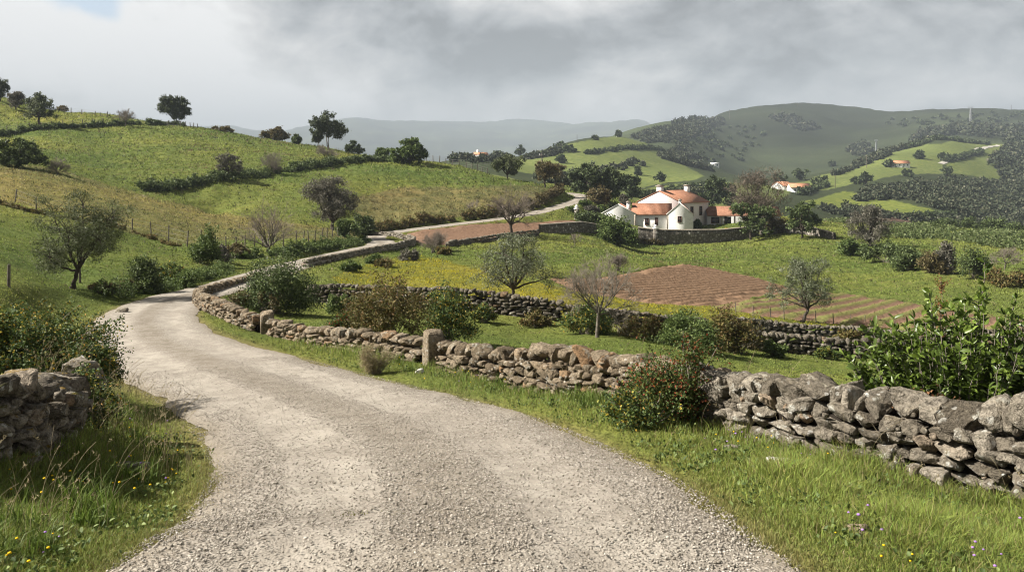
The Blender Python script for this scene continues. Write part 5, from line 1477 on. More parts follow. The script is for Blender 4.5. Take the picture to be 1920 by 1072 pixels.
def gable_walls(mb, x0, x1, y0, y1, z0, ze, zr, axis='y'):
    """walls of a gabled block; ridge along axis"""
    if axis == 'y':
        xm = (x0 + x1) / 2
        V = [(x0, y0, z0), (x1, y0, z0), (x1, y0, ze), (xm, y0, zr), (x0, y0, ze), (x0, y1, z0), (x1, y1, z0), (x1, y1, ze), (xm, y1, zr), (x0, y1, ze)]
    else:
        ym = (y0 + y1) / 2
        V = [(x0, y1, z0), (x0, y0, z0), (x0, y0, ze), (x0, ym, zr), (x0, y1, ze), (x1, y1, z0), (x1, y0, z0), (x1, y0, ze), (x1, ym, zr), (x1, y1, ze)]
    n = mb.n
    mb.add(V, [(0, 1, 2, 4), (6, 5, 9, 7)]); mb.f.append(np.array([(2, 3, 4), (7, 9, 8)]) + n); mb.mi.append(0)
    mb.f.append(np.array([(1, 6, 7, 2), (5, 0, 4, 9)]) + n); mb.mi.append(0)


def roof_slopes(mb, x0, x1, y0, y1, ze, zr, axis, over=.25, th=.14, side=.2):
    """two tiled slabs meeting at the ridge"""
    if axis == 'y':
        c = (x0 + x1) / 2; run = c - x0; k = (zr - ze) / run
        for s in (-1, 1):
            e = s * (run + over); ez = zr - k * (run + over)
            V = [(c, y0 - side, zr + .05), (c, y1 + side, zr + .05), (c + e, y1 + side, ez + .05), (c + e, y0 - side, ez + .05)]
            V += [(a, b, z + th) for a, b, z in V]
            mb.add(V, [(0, 1, 2, 3), (7, 6, 5, 4), (0, 4, 5, 1), (1, 5, 6, 2), (2, 6, 7, 3), (3, 7, 4, 0)])
    else:
        c = (y0 + y1) / 2; run = c - y0; k = (zr - ze) / run
        for s in (-1, 1):
            e = s * (run + over); ez = zr - k * (run + over)
            V = [(x0 - side, c, zr + .05), (x1 + side, c, zr + .05), (x1 + side, c + e, ez + .05), (x0 - side, c + e, ez + .05)]
            V += [(a, b, z + th) for a, b, z in V]
            mb.add(V, [(0, 1, 2, 3), (7, 6, 5, 4), (0, 4, 5, 1), (1, 5, 6, 2), (2, 6, 7, 3), (3, 7, 4, 0)])


def window(parent, x, y, z, w, h, face='front', bars=True, name='window', fm='wood_frame'):
    """frame ring with pane and glazing bar; face = direction it looks"""
    fr = MB(); pn = MB(); t = .09; dd = .06
    def bx(m_, a0, a1, z0, z1, o0, o1):
        if face == 'front': box(m_, x + a0, x + a1, y - o1, y - o0, z + z0, z + z1)
        elif face == 'right': box(m_, x + o0, x + o1, y + a0, y + a1, z + z0, z + z1)
    bx(fr, -w / 2 - t, w / 2 + t, h / 2, h / 2 + t, .0, dd); bx(fr, -w / 2 - t, w / 2 + t, -h / 2 - t, -h / 2, .0, dd + .04)
    bx(fr, -w / 2 - t, -w / 2, -h / 2, h / 2, .0, dd); bx(fr, w / 2, w / 2 + t, -h / 2, h / 2, .0, dd)
    if bars:
        bx(fr, -.03, .03, -h / 2, h / 2, .012, dd - .01); bx(fr, -w / 2, -.03, -.03, .03, .012, dd - .012); bx(fr, .03, w / 2, -.03, .03, .012, dd - .012)
    bx(pn, -w / 2, w / 2, -h / 2, h / 2, .004, .02)
    f = fr.build(name, M[fm], parent); pn.build('pane', M['glass'], f)
    return f


def chimney(parent, x, y, z0, z1, w, mat='white_stained'):
    mb = MB(); box(mb, x - w / 2, x + w / 2, y - w / 2, y + w / 2, z0, z1)
    c = mb.build('chimney', M[mat], parent)
    mb = MB(); box(mb, x - w * .68, x + w * .68, y - w * .68, y + w * .68, z1 + .003, z1 + .16); box(mb, x - w * .4, x + w * .4, y - w * .4, y + w * .4, z1 + .163, z1 + .26)
    mb.build('chimney_cap', M['quoin'], c)
    return c


# ---- the long low white house with two gabled ends
rz = rad(-12); c0 = P(1192, 430, 152.5); zb = -8.0
house = empty('farmhouse', (c0[0], c0[1], zb), rz)
tag(house, 'low white farmhouse with two gabled ends and a clay tile roof behind the garden wall', 'house')
zE, zR = 2.75, 4.6
mb = MB(); gable_walls(mb, -6.6, 0, 0, 7, -2, zE, zR, 'y'); mb.build('wall', M['white_stained'], house)
mb = MB(); box(mb, .003, 5.8, .35, 6.6, -2, zE); mb.build('wall', M['white'], house)
mb = MB(); gable_walls(mb, 5.803, 10.7, -.3, 7, -2, zE, zR + .3, 'y'); o = mb.build('wall', M['white_stained'], house); o['label'] = 'grey weather-stained gable wall'
mb = MB(); roof_slopes(mb, -6.6, 0, .32, 7, zE - .1, zR - .1, 'y', .1, .12, 0); mb.build('roof', M['tile_old'], house)
mb = MB(); roof_slopes(mb, 5.803, 10.7, .05, 7, zE - .1, zR + .2, 'y', .12, .12, 0)
mb.build('roof', M['tile_old'], house)
mb = MB(); roof_slopes(mb, -.9, 6.7, .35, 6.6, zE, zR + .02, 'x', .28, .12, 0); mb.build('roof', M['tile'], house)
# parapet copings over the gables
for (x0, x1, y0, zr) in ((-6.6, 0, -.06, zR), (5.803, 10.7, -.36, zR + .3)):
    mb = MB(); xm = (x0 + x1) / 2
    for s, xe in ((-1, x0), (1, x1)):
        V = [(xm, y0, zr + .02), (xe + s * .12, y0, zE - .06), (xe + s * .12, y0 + .38, zE - .06), (xm, y0 + .38, zr + .02)]
        V += [(a, b, z + .13) for a, b, z in V]
        mb.add(V, [(0, 1, 2, 3), (7, 6, 5, 4), (0, 4, 5, 1), (1, 5, 6, 2), (2, 6, 7, 3), (3, 7, 4, 0)])
    mb.build('coping', M['white_stained'], house)
for x, y in ((0.0, -.012), (5.803, -.312)):
    mb = MB(); box(mb, x - (.28 if x < 1 else -.0), x + (0 if x < 1 else .28), y, y + .1, -1, zE - .05); mb.build('quoin', M['quoin'], house)
window(house, 2.1, .35, 1.35, .62, 1.15); window(house, 3.9, .35, 1.4, .42, 1.3); window(house, 8.2, -.3, 1.9, .6, 1.0)
chimney(house, -1.5, 2.2, zE, zR + .35, .7); chimney(house, 8.25, .3, zR + .1, zR + .85, .5)

# ---- the two-storey block behind
rz2 = rad(-42); cc = P(1277, 428, 157.0)
block2 = empty('farmhouse', (cc[0], cc[1], zb), rz2)
tag(block2, 'taller two-storey pinkish farmhouse with a clay tile roof rising behind the low white one', 'house')
mb = MB(); gable_walls(mb, -10.0, 0, 0, 11.0, -2, 4.75, 6.95, 'y'); mb.build('wall', M['pinkwhite'], block2)
mb = MB(); roof_slopes(mb, -10.0, 0, .0, 11.0, 4.75, 6.95, 'y', .3, .14, .12); mb.build('roof', M['tile'], block2)
window(block2, 0, 4.2, 3.0, 1.0, 1.7, 'right'); window(block2, 0, 7.8, 3.0, 1.0, 1.7, 'right')
window(block2, -3.0, 0, 2.6, .8, 1.4)
chimney(block2, -5.3, .9, 5.4, 8.0, 1.0, 'pinkwhite'); chimney(block2, -4.4, 10.0, 6.0, 8.0, .9, 'white_stained')

# ---- the low wing
p = P(1327, 428, 163); wing = empty('farm_wing', (p[0], p[1], zb + .1), rad(-4))
tag(wing, 'long low farm wing with a ribbed clay tile roof and open front', 'outbuilding')
mb = MB(); gable_walls(mb, 0, 14.5, 0, 5, -1.5, 2.0, 3.55, 'x'); mb.build('wall', M['white_stained'], wing)
mb = MB(); roof_slopes(mb, 0, 14.5, 0, 5, 2.0, 3.55, 'x', .4, .14, .15); mb.build('roof', M['tile_old'], wing)
window(wing, 1.5, 0, .95, 1.5, 1.1); window(wing, 4.0, 0, .95, 1.2, 1.3); window(wing, 8.5, 0, .95, 1.4, 1.2)
for x in (2.7, 5.4, 7.2):
    mb = MB(); box(mb, x - .15, x + .15, -.12, -.003, -.5, 1.95); mb.build('pier', M['quoin'], wing)

# ---- walled garden: plastered rubble wall with coping, stepping round the yard
def garden_wall(name, label, pts, hs, th, mat, cope=True):
    Q = np.array([P(u, v, Y) for u, v, Y in pts]); g_ = gz(Q[:, 0], Q[:, 1])
    A, s = resample(np.column_stack([Q[:, :2], g_, hs]), .4)
    r = np.random.default_rng(len(label)); T = np.gradient(A[:, :2], axis=0); T /= np.linalg.norm(T, axis=1, keepdims=True); N_ = np.column_stack([T[:, 1], -T[:, 0]])
    o3 = np.array([*A[len(A) // 2, :2], A[len(A) // 2, 2]])
    prof = []
    for off, f in ((-.5, -1), (-.5, 0), (-.5, .33), (-.5, .66), (-.45, 1), (.45, 1), (.5, .66), (.5, .33), (.5, 0), (.5, -1)):
        z = np.where(f < 0, A[:, 2] - 1.2, A[:, 2] + A[:, 3] * max(f, 0)); jit_ = r.normal(size=len(A)) * (.05 if 0 < f < 1 else .02)
        prof.append(np.column_stack([A[:, :2] + N_ * (off * th + jit_)[:, None], z + (r.normal(size=len(A)) * .03 if f == 1 else 0)]))
    R = np.stack(prof, 1) - o3; n, k = R.shape[:2]; ix = np.arange(n * k).reshape(n, k)
    mb = MB(); mb.add(R.reshape(-1, 3), np.concatenate([np.stack([ix[:-1, q], ix[1:, q], ix[1:, q + 1], ix[:-1, q + 1]], 1) for q in range(k - 1)]))
    e = empty(name, o3); tag(e, label, 'wall'); mb.build('masonry', M[mat], e)
    if cope:
        cp = MB(); top = A[:, 2] + A[:, 3]
        ring = [np.column_stack([A[:, :2] + N_ * (o * th), top + z]) - o3 for o, z in ((-.62, .02), (-.62, .12), (0, .2), (.62, .12), (.62, .02))]
        R = np.stack(ring, 1); k = 5; ix = np.arange(n * k).reshape(n, k)
        cp.add(R.reshape(-1, 3), np.concatenate([np.stack([ix[:-1, q], ix[1:, q], ix[1:, (q + 1) % k], ix[:-1, (q + 1) % k]], 1) for q in range(k)])); cp.build('coping', M['quoin'], e)
    return e


m = NT('rubble_masonry'); o = m.pos(); vo = m.n('ShaderNodeTexVoronoi'); vo.inputs['Scale'].default_value = 2.6; m.l(o, vo.inputs['Vector'])
sc = m.n('ShaderNodeSeparateColor'); m.l(vo.outputs['Color'], sc.inputs[0]); n1 = m.noise(.7, 5, .65, o); n2 = m.noise(5, 4, .65, o)
c = m.ramp(sc.outputs[0], [(0, (.1, .088, .072)), (.6, (.17, .152, .125)), (.85, (.26, .235, .2)), (1, (.42, .4, .36))])
c = m.mixc(m.mrange(vo.outputs['Distance'], .3, .5, 0, .7), c, (.06, .052, .042)); c = m.mixc(m.mrange(n1, .5, .65, 0, .6), c, (.11, .1, .085)); c = m.mixc(m.mrange(n2, .55, .7, 0, .6), c, (.32, .3, .265))
m.surf(c, .95, .05, m.bump(vo.outputs['Distance'], -.8, .2)); M['rubble'] = m.m
garden_wall('garden_wall', 'long grey rubble garden wall below the white farmhouse', [(1196, 457, 139), (1240, 456, 138.6), (1300, 453, 138.8), (1350, 450, 140), (1402, 447, 142), (1420, 444, 144)], [2.5, 2.5, 2.35, 2.1, 1.9, 1.8], .55, 'rubble')
garden_wall('garden_wall', 'low garden wall running on past the evergreen trees to the gate', [(1424, 443, 144.6), (1470, 446, 143), (1520, 455, 138), (1565, 466, 131)], [1.8, 1.5, 1.4, 1.0], .5, 'rubble')
garden_wall('garden_wall', 'lower garden wall on the lane side of the dome-shaped bush', [(1012, 441, 121), (1050, 444, 124), (1090, 446, 127.5), (1140, 449, 132), (1190, 455, 138.4)], [1.3, 1.4, 1.55, 1.7, 2.3], .5, 'rubble')


def pillar(name, label, u, v, Y, w, h, ball=True):
    p = P(u, v, Y); p[2] = float(gz(p[0], p[1])) - .1
    e = empty(name, p); tag(e, label, 'pillar')
    mb = MB(); box(mb, -w / 2, w / 2, -w / 2, w / 2, -.6, h); mb.build('shaft', M['rubble'], e)
    mb = MB(); box(mb, -w * .62, w * .62, -w * .62, w * .62, h + .003, h + .16)
    V, Fc = ICO[2]; mb.add(V * w * .42 + np.array([0, 0, h + .16 + w * .36]), Fc); mb.build('cap', M['white'], e)
    return e


pillar('gate_pillar', 'gate pillar with a white ball cap next to the clipped hedge', 1081, 431, 139, .75, 1.9)
pillar('wall_pillar', 'stone pillar with a white cap in the garden wall before the house front', 1229, 456.5, 138.1, .7, 2.8)
# wooden gate, cart, pale rubble by the hedge
g0 = P(1463, 440, 146); g0[2] = float(gz(g0[0], g0[1])); gate = empty('wooden_gate', g0, rad(-8)); tag(gate, 'brown wooden slatted gate at the end of the yard', 'gate')
mb = MB()
for i in range(9): box(mb, i * .26, i * .26 + .14, 0, .04, .1, 1.75)
mb.build('slat', M['wood_frame'], gate)
mb = MB(); box(mb, 0, 2.3, .043, .1, .35, .5); box(mb, 0, 2.3, .043, .1, 1.3, 1.45); mb.build('rail', M['wood_frame'], gate)
for x in (-.16, 2.4):
    mb = MB(); box(mb, x - .08, x + .08, -.06, .1, -.3, 1.95); mb.build('post', M['post'], gate)
k0 = P(1371, 428, 147); k0[2] = float(gz(k0[0], k0[1])); cart = empty('farm_cart', k0, rad(5)); tag(cart, 'small orange tipping cart parked in the yard', 'cart')
mb = MB(); V = [(-.8, -.45, .5), (.8, -.45, .5), (.8, .45, .5), (-.8, .45, .5), (-1.0, -.6, 1.15), (1.0, -.6, 1.15), (1.0, .6, 1.15), (-1.0, .6, 1.15), (-.92, -.52, 1.15), (.92, -.52, 1.15), (.92, .52, 1.15), (-.92, .52, 1.15), (-.74, -.4, .58), (.74, -.4, .58), (.74, .4, .58), (-.74, .4, .58)]
mb.add(V, [(0, 3, 2, 1), (0, 1, 5, 4), (1, 2, 6, 5), (2, 3, 7, 6), (3, 0, 4, 7), (4, 5, 9, 8), (5, 6, 10, 9), (6, 7, 11, 10), (7, 4, 8, 11), (8, 9, 13, 12), (9, 10, 14, 13), (10, 11, 15, 14), (11, 8, 12, 15), (12, 13, 14, 15)]); mb.build('tub', M['orange'], cart)
for x in (-.55, .55):
    mb = MB(); tubes(mb, [(x, -.5, .28)], [(x, -.36, .28)], .28, .28, 14); th = np.arange(14) * 2 * math.pi / 14
    mb.add(np.column_stack([x + .28 * np.cos(th), np.full(14, -.5), .28 + .28 * np.sin(th)]), [tuple(range(14))]); mb.build('wheel', M['core'], cart)
mb = MB(); box(mb, -.7, .7, -.35, .35, .25, .495); mb.build('chassis', M['post'], cart)
r = np.random.default_rng(9); 
for i in range(5):
    q = P(1104 + i * 8 + r.normal() * 2, 430, 138.5 + r.normal() * .5); V, Fc = rock(r, 1); s_ = r.uniform(.35, .55); mb = MB(); mb.add(V * s_ * np.array([1.2, .8, .7]), Fc)
    o = mb.build('pale_stone', M['white_stained']); q[2] = float(gz(q[0], q[1])) + s_ * .35; o.location = q; tag(o, 'pale rubble stone lying in front of the clipped hedge', 'stone', 'pale rubble stones')


# ---- far houses
def far_house(name, label, u, v, Y0, Y1, wpx, hpx, rpx, depth, rz, wins, cat='house', chim=False, tile='fartile'):
    b = at(u, v, Y0, Y1); s_ = b[1] / F; w_, h_, r_ = wpx * s_, hpx * s_, rpx * s_
    e = empty(name, b, rz); tag(e, label, cat)
    mb = MB(); gable_walls(mb, -w_ / 2, w_ / 2, 0, depth, -3, h_, h_ + r_, 'x'); mb.build('wall', M['farwhite'], e)
    mb = MB(); roof_slopes(mb, -w_ / 2, w_ / 2, 0, depth, h_, h_ + r_, 'x', .4, .25, .3); mb.build('roof', M[tile], e)
    for f, zf, ww, wh in wins:
        mb = MB(); x = f * w_; box(mb, x - ww * s_ / 2, x + ww * s_ / 2, -.08, -.003, h_ * zf - wh * s_ / 2, h_ * zf + wh * s_ / 2); mb.build('window', M['glass'], e)
    if chim: mb = MB(); box(mb, -w_ * .3, -w_ * .3 + 1.2, depth * .4, depth * .4 + 1.2, h_, h_ + r_ + 1.6); mb.build('chimney', M['farwhite'], e)
    return e


far_house('white_house', 'long white house with orange roof on the far green slope', 1690, 314, 500, 800, 31, 8, 5, 9, rad(-8), [(-.35, .6, 2.4, 2.6), (-.1, .6, 2.4, 2.6), (.15, .6, 2.4, 2.6), (.36, .6, 2.4, 2.6), (-.3, .15, 3, 2), (.1, .15, 3, 2)])
far_house('white_house', 'white house with orange roof and dark windows in the middle valley', 1501, 361, 330, 560, 36, 10, 7, 9, rad(-6), [(-.28, .55, 3, 4), (-.02, .55, 3, 4), (.2, .55, 2, 4)])
far_house('white_house', 'orange-roofed house half hidden behind the big brown tree', 1478, 356, 360, 620, 26, 8, 7, 9, rad(25), [(-.1, .5, 2.4, 3)])
far_house('white_house', 'white house with orange roof on the hazy shoulder of the hill', 903, 297, 400, 600, 24, 7, 4.5, 9, rad(10), [(-.3, .55, 2, 2.4), (0, .55, 2, 2.4), (.3, .55, 2, 2.4)], chim=True)
far_house('farm_hut', 'tiny white hut with orange roof near the top of the far green hill', 1158, 256, 600, 950, 5, 4, 2.5, 4, 0, [(0, .4, 1.6, 2)], 'hut')
far_house('farm_hut', 'small pale hut beside the far farm track', 1775, 303, 500, 820, 5, 4, 1.5, 3, 0, [(0, .5, 1.4, 1.6)], 'hut', tile='farwhite')
far_house('ruined_house', 'pale roofless looking ruin low on the dark hill', 1341, 311, 600, 1400, 15, 5, 1, 4, 0, [(-.25, .4, 2.5, 3.4), (.25, .4, 2.5, 3.4)], 'ruin', tile='farwhite')

# the pale track climbing past the far white house
tp = np.array([at(u, v, 480, 900) for u, v in [(1764, 307), (1775, 302), (1788, 300), (1800, 295), (1820, 287), (1845, 278), (1872, 272)]])
A, s = resample(catmull(tp, 12), 2.0); T = np.gradient(A[:, :2], axis=0); T /= np.linalg.norm(T, axis=1, keepdims=True); N_ = np.column_stack([T[:, 1], -T[:, 0]])
rows = []
for k_ in (-1, -.33, .33, 1):
    xy = A[:, :2] + N_ * k_ * 2.2; rows.append(np.column_stack([xy, gz(xy[:, 0], xy[:, 1]) + .35]))
R = np.stack(rows, 1); ix = np.arange(len(A) * 4).reshape(-1, 4); mb = MB()
mb.add(R.reshape(-1, 3), np.concatenate([np.stack([ix[:-1, q], ix[:-1, q + 1], ix[1:, q + 1], ix[1:, q]], 1) for q in range(3)]))
tag(mb.build('farm_track', plain('pale_track', (.34, .32, .28), .95, .05, .1, .2)), kind='structure')


# ------------------------------------------------------------------ fences, poles, wires
def fence(label, bases, hpx=None, h=1.15, wires=3, Y0=40, Y1=260, name='wire_fence', lean=.06, rpost=.055, cat='fence', thick_px=1.0):
    W3 = [at(u, v, Y0, Y1) for u, v in bases]; r = rr()
    o3 = W3[len(W3) // 2]; e = empty(name, o3); tag(e, label, cat)
    mesh = None; tops = []
    rp = max(rpost, thick_px * np.mean([w_[1] for w_ in W3]) / 800 * .42)
    for w_ in W3:
        if mesh is None:
            mb = MB(); tubes(mb, [(0, 0, -.3)], [(0, 0, h)], rp, rp * .85, 7); th = np.arange(7) * 2 * math.pi / 7
            mb.add(np.column_stack([rp * .85 * np.cos(th), rp * .85 * np.sin(th), np.full(7, h)]), [tuple(range(7))])
            mesh = mb.mesh('post', M['post'])
        o = bpy.data.objects.new('post', mesh); COL.objects.link(o); o.parent = e; o.location = w_ - o3
        o.rotation_euler = (r.normal() * lean, r.normal() * lean, r.uniform(0, 6)); o.scale = (1, 1, r.uniform(.85, 1.12))
    if wires:
        mb = MB(); p0 = []; p1 = []
        for a, b in zip(W3[:-1], W3[1:]):
            for k_ in range(wires):
                z = h * (.3 + .6 * k_ / max(wires - 1, 1)); p0.append(a - o3 + np.array([0, 0, z])); p1.append(b - o3 + np.array([0, 0, z]))
        wr = max(.002, .00008 * np.mean([w_[1] for w_ in W3]))
        tubes(mb, p0, p1, wr, wr, 3); mb.build('wire', M['wire'], e)
    return e


fence('leaning wooden post fence along the foot of the dry hill', [(28, 380), (68, 395), (140, 408), (209, 421), (248, 435), (284, 444), (316, 453), (351, 462), (377, 455)], h=1.25, Y0=50, Y1=110)
fence('close-set post and wire fence above the lane bank', [(403, 470), (424, 470), (445, 467), (459, 464), (477, 463), (492, 462), (512, 462), (531, 462), (556, 458), (568, 456), (579, 455), (591, 452), (603, 449), (613, 447), (623, 445), (634, 443), (646, 441)], h=1.15, Y0=55, Y1=112)
fence('post fence along the hilltop hedge in front of the skyline', [(-20, 250), (13, 246), (34, 244), (55, 241), (77, 240), (97, 238), (117, 236), (137, 235), (155, 233), (174, 232), (193, 231), (210, 231)], h=1.3, Y0=150, Y1=240)
fence('post fence standing on the bare skyline of the hill', [(114, 210), (133, 212), (153, 214), (178, 217), (201, 220), (224, 224), (240, 229), (259, 232), (276, 232), (291, 233), (302, 234), (315, 236), (338, 237), (348, 238), (357, 239), (363, 240), (370, 241)], h=1.5, Y0=160, Y1=280)
fence('post and wire fence running down the crest past the round evergreen', [(799, 302), (812, 302), (824, 303), (836, 305), (848, 307), (861, 308), (874, 309), (885, 311), (896, 314), (904, 316), (914, 318)], h=1.5, Y0=150, Y1=240)
fence('row of thin stakes along the lower end of the planted rows', [(1380, 588), (1412, 592), (1445, 594), (1470, 598), (1530, 604), (1563, 607), (1595, 609), (1622, 611)], h=.7, Y0=36, Y1=70, wires=1, name='stake_row', rpost=.03, thick_px=.7)
fence('two broken posts standing in the near pasture', [(16, 537), (150, 530)], h=.75, Y0=18, Y1=45, wires=0, name='old_fence_posts', rpost=.05)


def pole(label, u, v, top, Y0, Y1, arms=True, name='utility_pole', wpx=1.6):
    b = at(u, v, Y0, Y1); h = (v - top) * b[1] / F; w_ = wpx * b[1] / F / 2
    e = empty(name, b); tag(e, label, 'pole')
    mb = MB(); tubes(mb, [(0, 0, -1)], [(0, 0, h)], w_, w_ * .7, 8); mb.build('shaft', M['post'], e)
    if arms:
        mb = MB(); box(mb, -h * .11, h * .11, -w_ * .5, w_ * .5, h * .88, h * .88 + w_ * 1.3); mb.build('crossarm', M['post'], e)
        for s_ in (-.9, .9):
            mb = MB(); tubes(mb, [(s_ * h * .11, 0, h * .88 + w_ * 1.3)], [(s_ * h * .11, 0, h * .88 + w_ * 3)], w_ * .5, w_ * .35, 6); mb.build('insulator', M['farwhite'], e)
    return b + np.array([0, 0, h * .9])


pA = pole('wooden utility pole with crossarm beyond the shoulder of the hill', 1016, 332, 286, 240, 420, wpx=2.4)
pole('slim pole on the far green slope near the long white house', 1625, 314, 292, 500, 900, False, wpx=1.2)
pole('pole standing in the pasture by the middle valley house', 1566, 352, 327, 380, 700, False, wpx=1.4)
pole('thin pole rising from the wood under the ridge', 1368, 223, 205, 1200, 1800, False, wpx=.9)
pole('thin pole on the summit of the ridge', 1495, 200, 192, 1500, 1900, False, wpx=.9)
pole('thin mast on the hazy green hill beside the tree clumps', 1082, 268, 252, 560, 900, False, wpx=.9)
pole('lone short mast on the ridge beyond the pylon', 1896, 203, 194, 1500, 2000, False, wpx=.9)


def pylon(label, u, v, top, Y0, Y1, wpx):
    b = at(u, v, Y0, Y1); s_ = b[1] / F; h = (v - top) * s_; w_ = wpx * s_ / 2; t = s_ * .28
    e = empty('pylon', b); tag(e, label, 'pylon'); P0, P1 = [], []; n = 6
    c = lambda k_, i: np.array([[-1, -1], [1, -1], [1, 1], [-1, 1]][i % 4] + [0]) * w_ * (1 - .72 * k_ / n) * .5 + np.array([0, 0, h * .93 * k_ / n])
    for k_ in range(n):
        for i in range(4):
            P0 += [c(k_, i), c(k_, i), c(k_ + 1, i)]; P1 += [c(k_ + 1, i), c(k_ + 1, i + 1), c(k_ + 1, i + 1)]
    mb = MB(); tubes(mb, P0, P1, t, t, 4); mb.build('lattice', M['metal'], e)
    mb = MB(); tubes(mb, [(-w_, 0, h * .93), (-w_, 0, h), (-w_, 0, h * .93), (w_, 0, h * .93)], [(w_, 0, h * .93), (w_, 0, h), (-w_, 0, h), (w_, 0, h)], t * 1.2, t * 1.2, 4); mb.build('crossarm', M['metal'], e)


pylon('steel lattice pylon standing on the dark ridge', 1820, 240, 199, 1000, 1600, 9)
pylon('faint lattice pylon in front of the dark hill', 1643, 286, 262, 900, 1500, 6)


def wire(label, A, B, sag, r_):
    mb = MB(); t = np.linspace(0, 1, 24)[:, None]; Q = A * (1 - t) + B * t; Q[:, 2] -= sag * 4 * t[:, 0] * (1 - t[:, 0]); mb_o = Q[0].copy(); Q -= mb_o
    tubes(mb, Q[:-1], Q[1:], r_, r_, 4); o = mb.build('power_line', M['wire']); o.location = mb_o; tag(o, label, 'wire')


wire('sagging power line from the tallest skyline tree towards the utility pole', P(430, 249, 330), pA, 9, .035)
# ------------------------------------------------------------------ grass, flowers and dry stalks
m = NT('grass_blades')
c = m.attr('Col')
b = m.surf(c, .6, .18)
t = m.n('ShaderNodeBsdfTranslucent'); m.l(c, t.inputs['Color'])
mx = m.n('ShaderNodeMixShader'); mx.inputs[0].default_value = .35
m.l(b.outputs[0], mx.inputs[1]); m.l(t.outputs[0], mx.inputs[2]); m.l(mx.outputs[0], m.out.inputs[0])
M['blade'] = m.m
WALLINES = [np.asarray(w_, float) for w_ in (WR, WR2, WR3, WR4, WL)]


def wall_dist(x, y):
    D = np.full(len(x), 1e9)
    for w_ in WALLINES:
        L = catmull(np.column_stack([w_, w_[:, 0] * 0]), 8) if len(w_) > 2 else w_
        for s in range(0, len(x), 40000):
            d = np.sqrt(((x[s:s + 40000, None] - L[None, :, 0]) ** 2 + (y[s:s + 40000, None] - L[None, :, 1]) ** 2).min(1)); D[s:s + 40000] = np.minimum(D[s:s + 40000], d)
    return D


def blades(mb, x, y, z, h, w_, lean, col, r, segs=2):
    n = len(x); a = r.uniform(0, 6.28, n); ca, sa = np.cos(a), np.sin(a)
    a2 = r.uniform(0, 6.28, n) ; lx, ly = np.cos(a2) * lean * h, np.sin(a2) * lean * h
    B = np.stack([x, y, z - .015], -1); S = np.stack([ca * w_, sa * w_, np.zeros(n)], -1)
    Mid = B + np.stack([lx * .32, ly * .32, h * .58], -1); Tip = B + np.stack([lx, ly, h * (1 - .28 * lean)], -1)
    if segs == 2:
        V = np.stack([B - S, B + S, Mid + S * .7, Mid - S * .7, Tip], 1); o = np.arange(n)[:, None] * 5
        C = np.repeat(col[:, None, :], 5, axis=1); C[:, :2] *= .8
        mb.add(V.reshape(-1, 3), o + np.array([[0, 1, 2, 3]]), 0, C.reshape(-1, 3)); mb.f.append(o + np.array([[3, 2, 4]]) + mb.n - 5 * n); mb.mi.append(0)
    else:
        V = np.stack([B - S, B + S, Tip], 1); o = np.arange(n)[:, None] * 3
        mb.add(V.reshape(-1, 3), o + np.array([[0, 1, 2]]), 0, np.repeat(col[:, None, :], 3, axis=1).reshape(-1, 3))


def blade_cols(x, y, r, dry=.12, gain=1.42):
    c = ground_col(x, y) * gain; n = len(x)
    c = c * np.array([.98, 1.04, 1]) * r.uniform(.6, 1.5, (n, 1)) * np.array([1, 1, 1.0]) * (1 + r.normal(size=(n, 3)) * .08)
    d = r.random(n) < dry
    c[d] = np.array([.26, .21, .105]) * r.uniform(.6, 1.2, (d.sum(), 1))
    return np.clip(c, .01, .7)


def uv_scatter(n, u0, u1, Y0, Y1, r):
    u = r.uniform(u0, u1, n); Y = np.exp(r.uniform(math.log(Y0), math.log(Y1), n))
    return (u - 960) / F * Y, Y


r = np.random.default_rng(900)
x, y = uv_scatter(470000, -700, 2500, 2.6, 21, r)
D, Z_, W_, S_ = road_dist(x, y)
e = D - W_ - fbm2(x * 2.3, y * 2.3, 64, 3) * .35
p = sstep(-.42, .25, e) ** 1.6
ok = r.random(len(x)) < p
x, y, e = x[ok], y[ok], e[ok]
# a denser short sward where the camera stands close
xn, yn = uv_scatter(420000, -300, 2200, 2.6, 8.5, r); D, Z_, W_, S_ = road_dist(xn, yn); en = D - W_ - fbm2(xn * 2.3, yn * 2.3, 64, 3) * .35
ok = (r.random(len(xn)) < sstep(-.42, .25, en) ** 1.6) & (en < 2.6)
x, y, e = np.concatenate([x, xn[ok]]), np.concatenate([y, yn[ok]]), np.concatenate([e, en[ok]])
wd = wall_dist(x, y)
ok = wd > .2
x, y, e, wd = x[ok], y[ok], e[ok], wd[ok]
pat = fbm2(x * .9, y * .9, 66, 3); pat2 = fbm2(x * 3.2, y * 3.2, 67, 2)
h = (.045 + .075 * sstep(.1, 1.3, e) + .08 * np.exp(-((wd - .25) / .35) ** 2)) * (1 + pat * 1.5 + pat2 * 1.1)
h += .09 * sstep(.16, .34, pat) * sstep(.5, 1.2, e)
h = np.clip(h * r.uniform(.45, 1.35, len(x)), .015, .5)
mb = MB()
col = blade_cols(x, y, r, .09) * (1 + pat[:, None] * .5)
edge = np.exp(-np.maximum(e, 0) / .25)[:, None]
col = col * (1 - edge * .3) + np.array([.17, .15, .06]) * edge * .3
z = gz(x, y)
blades(mb, x, y, z, h, r.uniform(.0018, .0042, len(x)) * (.8 + .03 * y), r.uniform(.1, .9, len(x)), np.clip(col, .01, .6), r)
